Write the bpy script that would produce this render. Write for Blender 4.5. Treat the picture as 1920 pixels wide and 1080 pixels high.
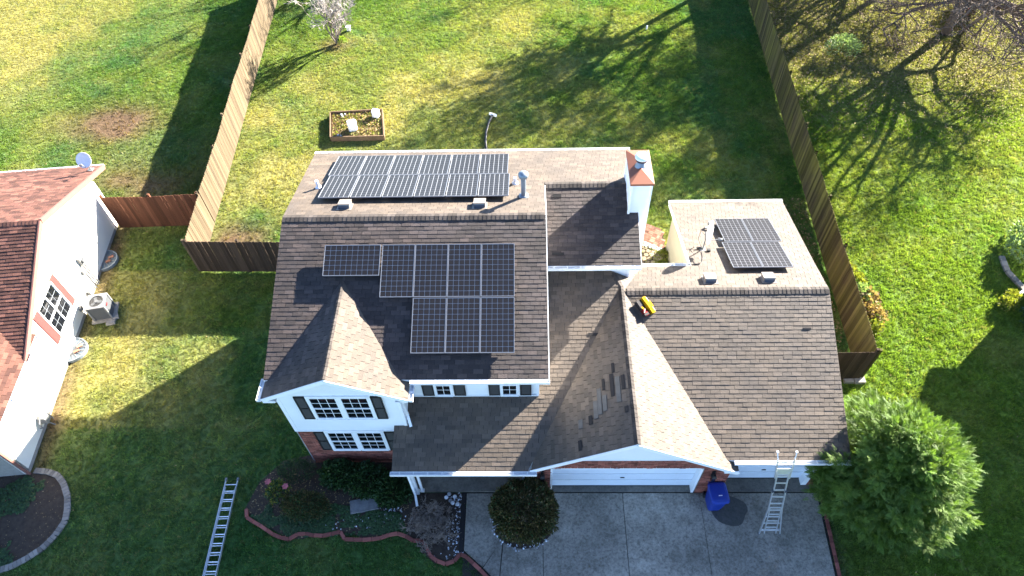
import bpy, math, random
import numpy as np
from mathutils import Vector, Matrix
rad = math.radians
random.seed(7); RN = np.random.RandomState(7)
for o in list(bpy.data.objects): bpy.data.objects.remove(o)
sc = bpy.context.scene
COL = sc.collection

# ------------------------------------------------------------------ camera
CAM = Vector((0.0, 0.0, 23.4))
cd = bpy.data.cameras.new('camera'); cam = bpy.data.objects.new('camera', cd); COL.objects.link(cam)
R0 = Vector((0.99962, 0.00965, -0.02563)); R1 = Vector((-0.00805, -0.79366, -0.60831)); R2 = Vector((-0.02637, 0.60834, -0.79324))
M = Matrix(((R0.x, -R1.x, -R2.x, CAM.x), (R0.y, -R1.y, -R2.y, CAM.y), (R0.z, -R1.z, -R2.z, CAM.z), (0, 0, 0, 1)))
cam.matrix_world = M
cd.sensor_width = 36.0; cd.lens = 1303.5 / 1920 * 36.0; cd.clip_start = 0.1; cd.clip_end = 2000
sc.camera = cam
sc.render.resolution_x = 1024; sc.render.resolution_y = 576
# ------------------------------------------------------------------ light
SUN_H = Vector((0.755, 0.655, 0)).normalized(); EL = rad(21.3)
SUN = Vector((SUN_H.x * math.cos(EL), SUN_H.y * math.cos(EL), math.sin(EL)))
w = bpy.data.worlds.new('World'); sc.world = w; w.use_nodes = True
nt = w.node_tree; nt.nodes.clear()
sky = nt.nodes.new('ShaderNodeTexSky'); sky.sky_type = 'NISHITA'; sky.sun_disc = False
sky.sun_elevation = EL; sky.sun_rotation = math.atan2(SUN_H.x, SUN_H.y); sky.air_density = 0.5; sky.dust_density = 0.2; sky.ozone_density = 2.0
bg = nt.nodes.new('ShaderNodeBackground'); bg.inputs[1].default_value = 0.075
wo = nt.nodes.new('ShaderNodeOutputWorld'); nt.links.new(sky.outputs[0], bg.inputs[0]); nt.links.new(bg.outputs[0], wo.inputs[0])
sd = bpy.data.lights.new('sun', 'SUN'); sd.energy = 5.0; sd.angle = rad(0.53); sd.color = (1.0, 0.93, 0.82)
so = bpy.data.objects.new('sun', sd); COL.objects.link(so); so.location = (20, 20, 40)
so.rotation_euler = SUN.to_track_quat('Z', 'Y').to_euler()
sc.view_settings.view_transform = 'Standard'; sc.view_settings.look = 'None'
sc.view_settings.exposure = 3.2; sc.view_settings.gamma = 1.0; sc.view_settings.use_curve_mapping = False

# ------------------------------------------------------------------ materials
def new_mat(name):
    m = bpy.data.materials.new(name); m.use_nodes = True; n = m.node_tree; n.nodes.clear()
    return m, n
def node(n, t, **kw):
    x = n.nodes.new(t)
    for k, v in kw.items():
        if k.startswith('i_'):
            k = k[2:]; k = int(k) if k.isdigit() else k.replace('_', ' ')
            x.inputs[k].default_value = v
        else: setattr(x, k, v)
    return x
def ramp(n, fac, stops):
    r = n.nodes.new('ShaderNodeValToRGB'); e = r.color_ramp.elements
    while len(e) < len(stops): e.new(0.5)
    for k, (p, c) in enumerate(stops):
        e[k].position = p; e[k].color = tuple(c) + (1,) if len(c) == 3 else c
    n.links.new(fac, r.inputs[0]); return r.outputs[0]
def mix(n, a, b, fac, mode='MIX'):
    x = n.nodes.new('ShaderNodeMix'); x.data_type = 'RGBA'; x.blend_type = mode
    for s, v in ((x.inputs[0], fac), (x.inputs[6], a), (x.inputs[7], b)):
        if hasattr(v, 'is_linked'): n.links.new(v, s)
        else: s.default_value = v if not isinstance(v, tuple) else (v + (1,) if len(v) == 3 else v)
    return x.outputs[2]
def mat(name, col, rough=0.8, spec=0.3, n_scale=0, n_amt=0.0, col2=None, bump=0.0, b_scale=40, var=0.0, metal=0.0,
        big=0.0, coat=0.0, trans=0.0, streak=None, inst=False, fine=0.0):
    """col: base; col2: blotch colour by noise n_scale; var: per-piece variation from face attribute 'var'."""
    m, n = new_mat(name); L = n.links
    geo = node(n, 'ShaderNodeNewGeometry'); pos = geo.outputs['Position']
    c = node(n, 'ShaderNodeRGB'); c.outputs[0].default_value = tuple(col) + (1,); out = c.outputs[0]
    if n_scale:
        mp = pos
        if streak:
            v = node(n, 'ShaderNodeVectorMath', operation='MULTIPLY'); L.new(pos, v.inputs[0]); v.inputs[1].default_value = streak; mp = v.outputs[0]
        t = node(n, 'ShaderNodeTexNoise', i_Scale=n_scale, i_Detail=5.0, i_Roughness=0.65); L.new(mp, t.inputs['Vector'])
        f = ramp(n, t.outputs['Fac'], [(0.32, (0, 0, 0)), (0.68, (1, 1, 1))])
        if col2:
            mm = node(n, 'ShaderNodeMath', operation='MULTIPLY'); L.new(f, mm.inputs[0]); mm.inputs[1].default_value = n_amt
            out = mix(n, out, tuple(col2), mm.outputs[0])
        else:
            g = ramp(n, t.outputs['Fac'], [(0.25, (1 - n_amt,) * 3), (0.75, (1 + n_amt,) * 3)])
            out = mix(n, out, g, 1.0, 'MULTIPLY')
    if big:
        t2 = node(n, 'ShaderNodeTexNoise', i_Scale=0.35, i_Detail=4.0); L.new(pos, t2.inputs['Vector'])
        g = ramp(n, t2.outputs['Fac'], [(0.3, (1 - big,) * 3), (0.7, (1 + big,) * 3)])
        out = mix(n, out, g, 1.0, 'MULTIPLY')
    if fine:
        t4 = node(n, 'ShaderNodeTexNoise', i_Scale=13.0, i_Detail=6.0, i_Roughness=0.75); L.new(pos, t4.inputs['Vector'])
        g = ramp(n, t4.outputs['Fac'], [(0.30, (1 - fine,) * 3), (0.52, (1, 1, 1)), (0.75, (1 + fine * .6,) * 3)]); out = mix(n, out, g, 1.0, 'MULTIPLY')
    if var:
        a = node(n, 'ShaderNodeAttribute', attribute_name='var')
        if inst: a.attribute_type = 'INSTANCER'
        g = ramp(n, a.outputs['Fac'], [(0, (1 - var,) * 3), (0.85, (1 + var * 0.5,) * 3), (1, (1 + var * 1.3,) * 3)])
        out = mix(n, out, g, 1.0, 'MULTIPLY')
    p = node(n, 'ShaderNodeBsdfPrincipled', i_Roughness=rough, i_Metallic=metal)
    p.inputs['Specular IOR Level'].default_value = spec; p.inputs['Coat Weight'].default_value = coat
    L.new(out, p.inputs['Base Color']); res = p.outputs[0]
    if bump:
        t3 = node(n, 'ShaderNodeTexNoise', i_Scale=b_scale, i_Detail=4.0); L.new(pos, t3.inputs['Vector'])
        b = node(n, 'ShaderNodeBump', i_Strength=bump, i_Distance=0.02); L.new(t3.outputs['Fac'], b.inputs['Height']); L.new(b.outputs[0], p.inputs['Normal'])
    if trans:
        tr = node(n, 'ShaderNodeBsdfTranslucent'); tc = mix(n, out, (1.6, 1.7, 0.7), 1.0, 'MULTIPLY'); L.new(tc, tr.inputs[0])
        ms = node(n, 'ShaderNodeMixShader'); ms.inputs[0].default_value = trans; L.new(res, ms.inputs[1]); L.new(tr.outputs[0], ms.inputs[2]); res = ms.outputs[0]
    o = node(n, 'ShaderNodeOutputMaterial'); L.new(res, o.inputs[0])
    return m

MT = {}
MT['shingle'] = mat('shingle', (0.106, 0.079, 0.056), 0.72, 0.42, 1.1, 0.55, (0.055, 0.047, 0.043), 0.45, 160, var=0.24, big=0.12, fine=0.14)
MT['shingle_shaded'] = mat('shingle_shaded', (0.055, 0.039, 0.032), 0.72, 0.42, 1.3, 0.55, (0.034, 0.029, 0.030), 0.45, 160, var=0.42, big=0.2, fine=0.25)  # darker copy of shingle, shade put into colour on tall-roof slopes facing off-sun
MT['shingle_red'] = mat('shingle_red', (0.125, 0.056, 0.038), 0.75, 0.3, 3.0, 0.6, (0.07, 0.03, 0.025), 0.4, 160, var=0.5, big=0.15)
MT['cap'] = mat('cap', (0.056, 0.047, 0.041), 0.8, 0.2, 2, 0.5, (0.036, 0.031, 0.029), 0.4, 160, var=0.4)
MT['patch'] = mat('patch', (0.105, 0.10, 0.092), 0.8, 0.2, 4, 0.2, bump=0.3, b_scale=160)
MT['felt'] = mat('felt', (0.02, 0.018, 0.018), 0.9)
MT['siding'] = mat('siding', (0.80, 0.81, 0.80), 0.45, 0.4, 1.5, 0.04, big=0.03)
MT['trim'] = mat('trim', (0.84, 0.85, 0.85), 0.4, 0.4, 5, 0.05)
MT['gutter'] = mat('gutter', (0.78, 0.80, 0.82), 0.35, 0.5, 9, 0.3, (0.42, 0.42, 0.40))
MT['shutter'] = mat('shutter', (0.014, 0.013, 0.013), 0.5, 0.4)
MT['brick'] = mat('brick', (0.23, 0.066, 0.045), 0.85, 0.2, 9, 0.5, (0.30, 0.15, 0.11), 0.3, 90, var=0.5)
MT['mortar'] = mat('mortar', (0.33, 0.27, 0.23), 0.95, 0.1, 30, 0.25)
MT['door'] = mat('door', (0.74, 0.80, 0.86), 0.4, 0.4, 2, 0.06)
MT['concrete'] = mat('concrete', (0.37, 0.335, 0.275), 0.85, 0.25, 1.4, 0.85, (0.13, 0.118, 0.095), 0.35, 70, big=0.42, fine=0.6)
MT['slabdark'] = mat('slabdark', (0.19, 0.175, 0.145), 0.8, 0.25, 2.0, 0.6, (0.06, 0.056, 0.05), 0.3, 70, big=0.2, fine=0.4)
MT['wet'] = mat('wet', (0.060, 0.058, 0.052), 0.6, 0.3, 5, 0.6, (0.085, 0.083, 0.078), fine=0.4)
MT['joint'] = mat('joint', (0.03, 0.028, 0.024), 0.95)
MT['soil'] = mat('soil', (0.075, 0.058, 0.045), 0.95, 0.1, 6, 0.6, (0.025, 0.018, 0.014), 0.8, 30)
MT['fence_tan'] = mat('fence_tan', (0.108, 0.080, 0.047), 0.9, 0.15, 3, 0.7, (0.066, 0.050, 0.034), 0.3, 60, var=0.3, streak=(1, 1, 0.12))
MT['fence_red'] = mat('fence_red', (0.10, 0.040, 0.022), 0.85, 0.15, 5, 0.5, (0.05, 0.024, 0.016), 0.3, 60, var=0.35, streak=(1, 1, 0.12))
MT['fence_dark'] = mat('fence_dark', (0.045, 0.030, 0.020), 0.9, 0.15, 5, 0.6, (0.026, 0.02, 0.015), 0.3, 60, var=0.35, streak=(1, 1, 0.12))
MT['fence_moss'] = mat('fence_moss', (0.070, 0.054, 0.028), 0.9, 0.15, 1.0, 0.95, (0.105, 0.098, 0.020), 0.3, 60, var=0.55, streak=(1, 1, 0.5))
MT['nwall'] = mat('nwall', (0.74, 0.70, 0.62), 0.5, 0.3, 1.5, 0.04)
MT['pink'] = mat('pink', (0.14, 0.042, 0.038), 0.55, 0.3, 5, 0.1)
MT['pinktrim'] = mat('pinktrim', (0.20, 0.095, 0.075), 0.55, 0.3, 5, 0.1)
MT['cream'] = mat('cream', (0.40, 0.35, 0.25), 0.6, 0.3, 2, 0.06)
MT['block'] = mat('block', (0.26, 0.24, 0.21), 0.9, 0.2, 8, 0.2)
MT['alu'] = mat('alu', (0.66, 0.67, 0.69), 0.32, 0.5, 12, 0.1, metal=0.75)
MT['galv'] = mat('galv', (0.22, 0.26, 0.30), 0.4, 0.5, 8, 0.3, (0.14, 0.17, 0.20), metal=0.3)
MT['white'] = mat('white', (0.82, 0.83, 0.84), 0.4, 0.4, 5, 0.05)
MT['panelframe'] = mat('panelframe', (0.22, 0.23, 0.25), 0.4, 0.5, metal=0.4)
MT['backsheet'] = mat('backsheet', (0.33, 0.335, 0.35), 0.3, 0.4)
MT['cell'] = mat('cell', (0.013, 0.0115, 0.012), 0.36, 0.30, 3, 0.3, (0.017, 0.015, 0.014))
MT['black'] = mat('black', (0.012, 0.012, 0.013), 0.5, 0.4)
MT['grey'] = mat('grey', (0.085, 0.09, 0.095), 0.5, 0.4, 6, 0.1)
MT['ltgrey'] = mat('ltgrey', (0.16, 0.165, 0.165), 0.5, 0.4, 6, 0.1)
MT['ventgrey'] = mat('ventgrey', (0.18, 0.155, 0.135), 0.5, 0.4, 6, 0.1)
MT['ventblue'] = mat('ventblue', (0.06, 0.085, 0.11), 0.3, 0.5)  # reflected sky blue put into vent front colour; also grey-blue well covers
MT['copper'] = mat('copper', (0.24, 0.085, 0.045), 0.6, 0.35, 5, 0.5, (0.19, 0.07, 0.042))
MT['blue'] = mat('blue', (0.008, 0.035, 0.26), 0.35, 0.5, 4, 0.1)
MT['yellow'] = mat('yellow', (0.36, 0.20, 0.002), 0.8, 0.08)
MT['red'] = mat('red', (0.12, 0.01, 0.01), 0.8, 0.1)
MT['edging'] = mat('edging', (0.26, 0.085, 0.065), 0.85, 0.2, 9, 0.3, (0.2, 0.08, 0.07), var=0.3)
MT['edgegrey'] = mat('edgegrey', (0.22, 0.20, 0.175), 0.9, 0.2, 9, 0.4, (0.2, 0.19, 0.17), var=0.35)
MT['paver'] = mat('paver', (0.20, 0.09, 0.06), 0.9, 0.2, 7, 0.5, (0.24, 0.15, 0.10), var=0.5)
MT['flag'] = mat('flag', (0.25, 0.20, 0.13), 0.9, 0.2, 7, 0.3, var=0.3)
MT['stone'] = mat('stone', (0.55, 0.56, 0.58), 0.8, 0.3, 9, 0.3, var=0.5)
MT['rock'] = mat('rock', (0.15, 0.15, 0.15), 0.9, 0.2, 5, 0.4, bump=0.5, b_scale=20)
MT['bark'] = mat('bark', (0.15, 0.115, 0.09), 0.9, 0.15, 9, 0.4, (0.08, 0.06, 0.05))
MT['palebark'] = mat('palebark', (0.24, 0.20, 0.165), 0.9, 0.15, 9, 0.4, (0.14, 0.12, 0.10))
MT['twig'] = mat('twig', (0.115, 0.085, 0.07), 0.9, 0.15)
MT['paletwig'] = mat('paletwig', (0.26, 0.235, 0.215), 0.9, 0.15)
MT['midtwig'] = mat('midtwig', (0.19, 0.155, 0.13), 0.9, 0.15)
MT['redtwig'] = mat('redtwig', (0.19, 0.075, 0.065), 0.9, 0.15)
MT['cedar'] = mat('cedar', (0.092, 0.170, 0.036), 0.65, 0.25, 3, 0.5, (0.165, 0.210, 0.045), var=0.5, trans=0.33)
MT['yew'] = mat('yew', (0.055, 0.060, 0.022), 0.7, 0.25, 2.2, 0.7, (0.125, 0.088, 0.030), var=0.45, trans=0.12)
MT['leafdark'] = mat('leafdark', (0.032, 0.075, 0.022), 0.55, 0.35, 2, 0.5, (0.035, 0.06, 0.018), var=0.4, trans=0.15)
MT['leafyel'] = mat('leafyel', (0.20, 0.20, 0.035), 0.6, 0.3, 2, 0.6, (0.11, 0.15, 0.03), var=0.4, trans=0.3)
MT['leafdry'] = mat('leafdry', (0.30, 0.22, 0.12), 0.8, 0.2, 2, 0.6, (0.14, 0.07, 0.045), var=0.5, trans=0.2)
MT['leafpale'] = mat('leafpale', (0.20, 0.27, 0.13), 0.6, 0.3, 4, 0.4, (0.12, 0.2, 0.07), var=0.3, trans=0.25)
MT['leafbr'] = mat('leafbr', (0.16, 0.23, 0.03), 0.6, 0.3, trans=0.3)
MT['litter'] = mat('litter', (0.30, 0.22, 0.11), 0.8, 0.2, 3, 0.5, (0.16, 0.10, 0.05), var=0.5)
MT['petal'] = mat('petal', (0.42, 0.11, 0.12), 0.6, 0.3, 30, 0.3)
MT['curtain'] = mat('curtain', (0.42, 0.46, 0.50), 0.9)
MT['dirtwood'] = mat('dirtwood', (0.15, 0.10, 0.06), 0.9, 0.2, 7, 0.3)
MT['copperred'] = mat('copperred', (0.22, 0.06, 0.035), 0.8)

def glass_mat():
    m, n = new_mat('glass'); p = node(n, 'ShaderNodeBsdfPrincipled', i_Roughness=0.04)
    p.inputs['Base Color'].default_value = (0.006, 0.007, 0.009, 1); p.inputs['Specular IOR Level'].default_value = 0.6; p.inputs['Alpha'].default_value = 0.82
    o = node(n, 'ShaderNodeOutputMaterial'); n.links.new(p.outputs[0], o.inputs[0]); return m
MT['glass'] = glass_mat()

# ------------------------------------------------------------------ mesh builder
class MB:
    def __init__(s): s.v = []; s.f = []; s.var = []; s.mi = []
    def add(s, V, F, var=None, mi=0):
        b = len(s.v); s.v.extend([tuple(p) for p in V]); r = random.random() if var is None else var
        for f in F: s.f.append([b + i for i in f]); s.var.append(r); s.mi.append(mi)
        return s
    def box(s, c, d, rz=0.0, mi=0, R=None):
        x, y, z = d[0] / 2, d[1] / 2, d[2] / 2
        V = [Vector((sx * x, sy * y, sz * z)) for sx in (-1, 1) for sy in (-1, 1) for sz in (-1, 1)]
        if R is None: R = Matrix.Rotation(rz, 3, 'Z')
        V = [R @ p + Vector(c) for p in V]
        return s.add(V, [(0, 1, 3, 2), (4, 6, 7, 5), (0, 4, 5, 1), (2, 3, 7, 6), (0, 2, 6, 4), (1, 5, 7, 3)], mi=mi)
    def bx(s, x0, x1, y0, y1, z0, z1, mi=0): return s.box(((x0 + x1) / 2, (y0 + y1) / 2, (z0 + z1) / 2), (x1 - x0, y1 - y0, z1 - z0), mi=mi)
    def beam(s, a, b, wd, ht, up=(0, 0, 1), mi=0):
        a = Vector(a); b = Vector(b); d = (b - a); L = d.length; d.normalize(); u = Vector(up); sd_ = d.cross(u)
        if sd_.length < 1e-4: sd_ = d.cross(Vector((1, 0, 0)))
        sd_.normalize(); u = sd_.cross(d)
        R = Matrix((d, sd_, u)).transposed()
        return s.box((a + b) / 2, (L, wd, ht), R=R, mi=mi)
    def tube(s, pts, rads, n=8, cap=True, mi=0):
        pts = [Vector(p) for p in pts]; V = []; F = []
        if not hasattr(rads, '__len__'): rads = [rads] * len(pts)
        ref = None
        for i, p in enumerate(pts):
            d = (pts[min(i + 1, len(pts) - 1)] - pts[max(i - 1, 0)]).normalized()
            if ref is None: ref = d.orthogonal().normalized()
            ref = (ref - d * ref.dot(d));
            ref = ref.normalized() if ref.length > 1e-5 else d.orthogonal().normalized()
            q = d.cross(ref)
            for k in range(n):
                a = 2 * math.pi * k / n; V.append(p + (ref * math.cos(a) + q * math.sin(a)) * rads[i])
        for i in range(len(pts) - 1):
            for k in range(n):
                F.append((i * n + k, i * n + (k + 1) % n, (i + 1) * n + (k + 1) % n, (i + 1) * n + k))
        if cap: F.append(tuple(range(n))[::-1]); F.append(tuple((len(pts) - 1) * n + k for k in range(n)))
        return s.add(V, F, mi=mi)
    def lathe(s, c, prof, n=20, R=None, mi=0):
        V = []; F = []; c = Vector(c)
        for (r, z) in prof:
            for k in range(n):
                a = 2 * math.pi * k / n; p = Vector((r * math.cos(a), r * math.sin(a), z))
                V.append((R @ p if R else p) + c)
        for i in range(len(prof) - 1):
            for k in range(n): F.append((i * n + k, i * n + (k + 1) % n, (i + 1) * n + (k + 1) % n, (i + 1) * n + k))
        F.append(tuple((len(prof) - 1) * n + k for k in range(n))); F.append(tuple(range(n))[::-1])
        return s.add(V, F, mi=mi)
    def prism(s, poly, z0, z1, mi=0):
        n = len(poly); V = [(p[0], p[1], z0) for p in poly] + [(p[0], p[1], z1) for p in poly]
        F = [tuple(range(n))[::-1], tuple(n + i for i in range(n))] + [(i, (i + 1) % n, n + (i + 1) % n, n + i) for i in range(n)]
        return s.add(V, F, mi=mi)
    def slab(s, pts, off, mi=0):
        """planar 3D polygon pts extruded by vector off"""
        n = len(pts); off = Vector(off); V = [Vector(p) for p in pts]; V = V + [p + off for p in V]
        F = [tuple(range(n)), tuple(n + i for i in range(n))[::-1]] + [(i, n + i, n + (i + 1) % n, (i + 1) % n) for i in range(n)]
        return s.add(V, F, mi=mi)
    def mesh(s, name, mats):
        me = bpy.data.meshes.new(name); me.from_pydata(s.v, [], s.f)
        for m in (mats if isinstance(mats, (list, tuple)) else [mats]): me.materials.append(MT[m] if isinstance(m, str) else m)
        if s.var:
            a = me.attributes.new('var', 'FLOAT', 'FACE'); a.data.foreach_set('value', s.var)
            if max(s.mi) > 0: me.polygons.foreach_set('material_index', s.mi)
        me.update(); return me
    def obj(s, name, mats, parent=None, smooth=False):
        me = s.mesh(name, mats)
        if smooth: me.polygons.foreach_set('use_smooth', [True] * len(me.polygons))
        return link(name, me, parent)
def link(name, me, parent=None):
    o = bpy.data.objects.new(name, me); COL.objects.link(o)
    if parent is not None: o.parent = parent; o.matrix_parent_inverse = Matrix.Translation(-wloc(parent))
    return o
def wloc(o):
    v = Vector(o.location)
    return v
def tag(o, label=None, cat=None, group=None, kind=None):
    if label: o['label'] = label
    if cat: o['category'] = cat
    if group: o['group'] = group
    if kind: o['kind'] = kind
    return o
def thing(name, label, cat, loc=(0, 0, 0), group=None):
    o = bpy.data.objects.new(name, None); COL.objects.link(o); o.location = loc; o.empty_display_size = 0.3
    return tag(o, label, cat, group)
# every part is modelled in world coordinates; children keep the inverse of the thing's location
# (sub-parts of a mesh part at the origin need no inverse)

# ------------------------------------------------------------------ tiles on a plane
def clip_poly(poly, cl):
    """Sutherland-Hodgman, cl convex CCW"""
    out = poly
    for i in range(len(cl)):
        a = cl[i]; b = cl[(i + 1) % len(cl)]; ex, ey = b[0] - a[0], b[1] - a[1]; inp = out; out = []
        if not inp: break
        def side(p): return ex * (p[1] - a[1]) - ey * (p[0] - a[0])
        for j in range(len(inp)):
            p = inp[j]; q = inp[(j + 1) % len(inp)]; sp, sq = side(p), side(q)
            if sp >= 0: out.append(p)
            if (sp >= 0) != (sq >= 0):
                t = sp / (sp - sq); out.append((p[0] + (q[0] - p[0]) * t, p[1] + (q[1] - p[1]) * t))
    return out
def area2(p): return sum(p[i][0] * p[(i + 1) % len(p)][1] - p[(i + 1) % len(p)][0] * p[i][1] for i in range(len(p))) / 2
class Plane:
    """O origin, U along courses, V up the slope, N outward"""
    def __init__(s, O, U, V): s.O = Vector(O); s.U = Vector(U).normalized(); s.V = Vector(V).normalized(); s.N = s.U.cross(s.V).normalized()
    def uv(s, p): d = Vector(p) - s.O; return (d.dot(s.U), d.dot(s.V))
    def p(s, u, v, h=0.0): return s.O + s.U * u + s.V * v + s.N * h
def tiles(pl, poly3, ch, tw, gap=(0, 0), hb=0.014, ht=0.003, stag=0.5, jit=0.0, start=None, vary=0.0):
    """poly3: convex 3-D polygon on the plane. returns list of (verts, faces)"""
    cl = [pl.uv(p) for p in poly3]
    if area2(cl) < 0: cl = cl[::-1]
    u0 = min(c[0] for c in cl); u1 = max(c[0] for c in cl); v0 = min(c[1] for c in cl); v1 = max(c[1] for c in cl)
    vv = (math.floor(v0 / ch) * ch) if start is None else start
    out = []; row = int(round(vv / ch))
    while vv < v1:
        off = (row % 2) * stag * tw + (((row * 7919) % 13) / 13.0 - .5) * jit
        k0 = math.floor((u0 - off) / tw) - 1; k1 = math.ceil((u1 - off) / tw) + 1
        for k in range(k0, k1):
            a = k * tw + off
            r = [(a + gap[0] / 2, vv + gap[1] / 2), (a + tw - gap[0] / 2, vv + gap[1] / 2), (a + tw - gap[0] / 2, vv + ch - gap[1] / 2), (a + gap[0] / 2, vv + ch - gap[1] / 2)]
            q = clip_poly(r, cl)
            if len(q) < 3 or abs(area2(q)) < tw * ch * 0.015: continue
            m = len(q); ex = random.uniform(0, vary)
            V = [pl.p(x, y, 0.0) for x, y in q] + [pl.p(x, y, ex + hb + (ht - hb) * ((y - vv) / ch)) for x, y in q]
            F = [tuple(m + i for i in range(m))] + [(i, (i + 1) % m, m + (i + 1) % m, m + i) for i in range(m)]
            out.append((V, F, abs(area2(q)) > tw * ch * 0.9 * (1 - gap[0] / tw)))
        vv += ch; row += 1
    return out
def zp(z0, sx, sy, x0, y0): return lambda x, y: z0 + sx * (x - x0) + sy * (y - y0)

# numpy value noise
def vnoise(x, y, seed=0):
    xi = np.floor(x).astype(np.int64); yi = np.floor(y).astype(np.int64); fx = x - xi; fy = y - yi
    fx = fx * fx * (3 - 2 * fx); fy = fy * fy * (3 - 2 * fy)
    def h(a, b):
        n = (a * 374761393 + b * 668265263 + seed * 974634777) & 0x7fffffff
        n = (n ^ (n >> 13)) * 1274126177 & 0x7fffffff
        return ((n ^ (n >> 16)) & 0xffff) / 65535.0
    return (h(xi, yi) * (1 - fx) + h(xi + 1, yi) * fx) * (1 - fy) + (h(xi, yi + 1) * (1 - fx) + h(xi + 1, yi + 1) * fx) * fy
def fbm(x, y, sc_, seed=0, o=4):
    r = 0; a = 1; t = 0
    for k in range(o): r = r + a * vnoise(x * sc_ * 2 ** k + 17.3 * k, y * sc_ * 2 ** k - 9.1 * k, seed + k); t += a; a *= 0.55
    return r / t
def inpoly(x, y, poly):
    r = np.zeros(len(x), bool); n = len(poly)
    for i in range(n):
        x0, y0 = poly[i][:2]; x1, y1 = poly[(i + 1) % n][:2]
        if y0 == y1: continue
        c = ((y0 > y) != (y1 > y)) & (x < (x1 - x0) * (y - y0) / (y1 - y0) + x0); r ^= c
    return r
def scatter(name, tv, tf, pos, rots, scale, mats, parent=None, var=None, mi=None):
    """one joined mesh of many transformed copies of a small template"""
    tv = np.array(tv, float); n = len(pos); k = len(tv); pos = np.array(pos, float)
    sc_ = np.array(scale, float).reshape(n, 1, -1)
    V = np.einsum('nij,nkj->nki', rots, tv[None] * sc_) + pos[:, None, :]
    V = V.reshape(-1, 3); nf = len(tf); fl = len(tf[0])
    F = (np.array(tf)[None] + (np.arange(n) * k)[:, None, None]).reshape(-1, fl)
    me = bpy.data.meshes.new(name); me.vertices.add(len(V)); me.vertices.foreach_set('co', V.ravel())
    me.loops.add(F.size); me.loops.foreach_set('vertex_index', F.ravel().astype(np.int32))
    me.polygons.add(len(F)); me.polygons.foreach_set('loop_start', np.arange(0, F.size, fl, dtype=np.int32))
    for m in (mats if isinstance(mats, (list, tuple)) else [mats]): me.materials.append(MT[m])
    v = RN.rand(n) if var is None else var
    a = me.attributes.new('var', 'FLOAT', 'FACE'); a.data.foreach_set('value', np.repeat(v, nf).astype(np.float32))
    if mi is not None: me.polygons.foreach_set('material_index', np.repeat(mi, nf).astype(np.int32))
    me.update(calc_edges=True); return link(name, me, parent)
def rot_from(dirs, spin):
    """rotations whose local x axis is dirs, spun about it"""
    d = dirs / np.linalg.norm(dirs, axis=1, keepdims=True); up = np.tile([0, 0, 1.0], (len(d), 1)); bad = np.abs(d[:, 2]) > 0.98; up[bad] = [1, 0, 0]
    y = np.cross(up, d); y /= np.linalg.norm(y, axis=1, keepdims=True); z = np.cross(d, y)
    c, s_ = np.cos(spin)[:, None], np.sin(spin)[:, None]; y2 = y * c + z * s_; z2 = -y * s_ + z * c
    return np.stack([d, y2, z2], axis=2)

# ================================================================== GROUND
LX = lambda y: -14.6 - 0.055 * (y - 21.9)           # line of the left fence
RX = lambda y: 12.45 + 0.037 * (y - 13.5)           # line of the right fence
FRONT_BED = [(-9.9, 8.4), (-9.3, 8.0), (-8.2, 7.44), (-7.7, 7.42), (-7.3, 7.6), (-6.77, 7.53), (-6.0, 7.62), (-5.6, 7.35), (-4.9, 7.45), (-4.4, 7.6), (-3.9, 7.4), (-3.6, 6.95), (-3.2, 6.65), (-2.8, 6.6), (-2.28, 6.95), (-2.28, 9.0), (-4.2, 9.0), (-4.1, 10.1), (-8.0, 10.4), (-8.9, 10.2), (-9.6, 9.4)]
ARC_BED = [(-18.0, 9.75), (-17.3, 9.75), (-16.68, 9.39), (-16.17, 8.71), (-16.0, 8.06), (-16.2, 7.43), (-16.67, 6.81), (-17.54, 6.35), (-19, 6.0), (-21, 6.0), (-21, 9.7)]
WALK = [(-2.25, 8.98), (-2.27, 7.05), (-1.05, 5.9), (-1.0, -10), (9.45, -10), (9.75, 9.05), (9.4, 9.6), (0.1, 9.6), (0.1, 11), (-4.1, 11), (-4.1, 9.0)]
HOUSE = [(-7.75, 10.1), (-4.03, 10.1), (-4.03, 11), (0.1, 11), (0.1, 9.3), (9.9, 9.3), (9.9, 20.3), (5.95, 20.3), (5.95, 15.6), (3.9, 15.6), (3.9, 19.9), (-7.75, 19.9)]
NHOUSE = [(-18.0, 9.7), (-19.17, 22.1), (-34, 22), (-34, 9.7)]
PATIO = [(3.9, 15.6), (5.95, 15.6), (5.95, 21.15), (3.9, 22.2)]
RBED = [(-10.11, 27.5), (-7.37, 27.55), (-7.72, 29.68), (-10.45, 29.5)]
EXCL = [FRONT_BED, ARC_BED, WALK, HOUSE, NHOUSE, PATIO, RBED]
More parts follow.
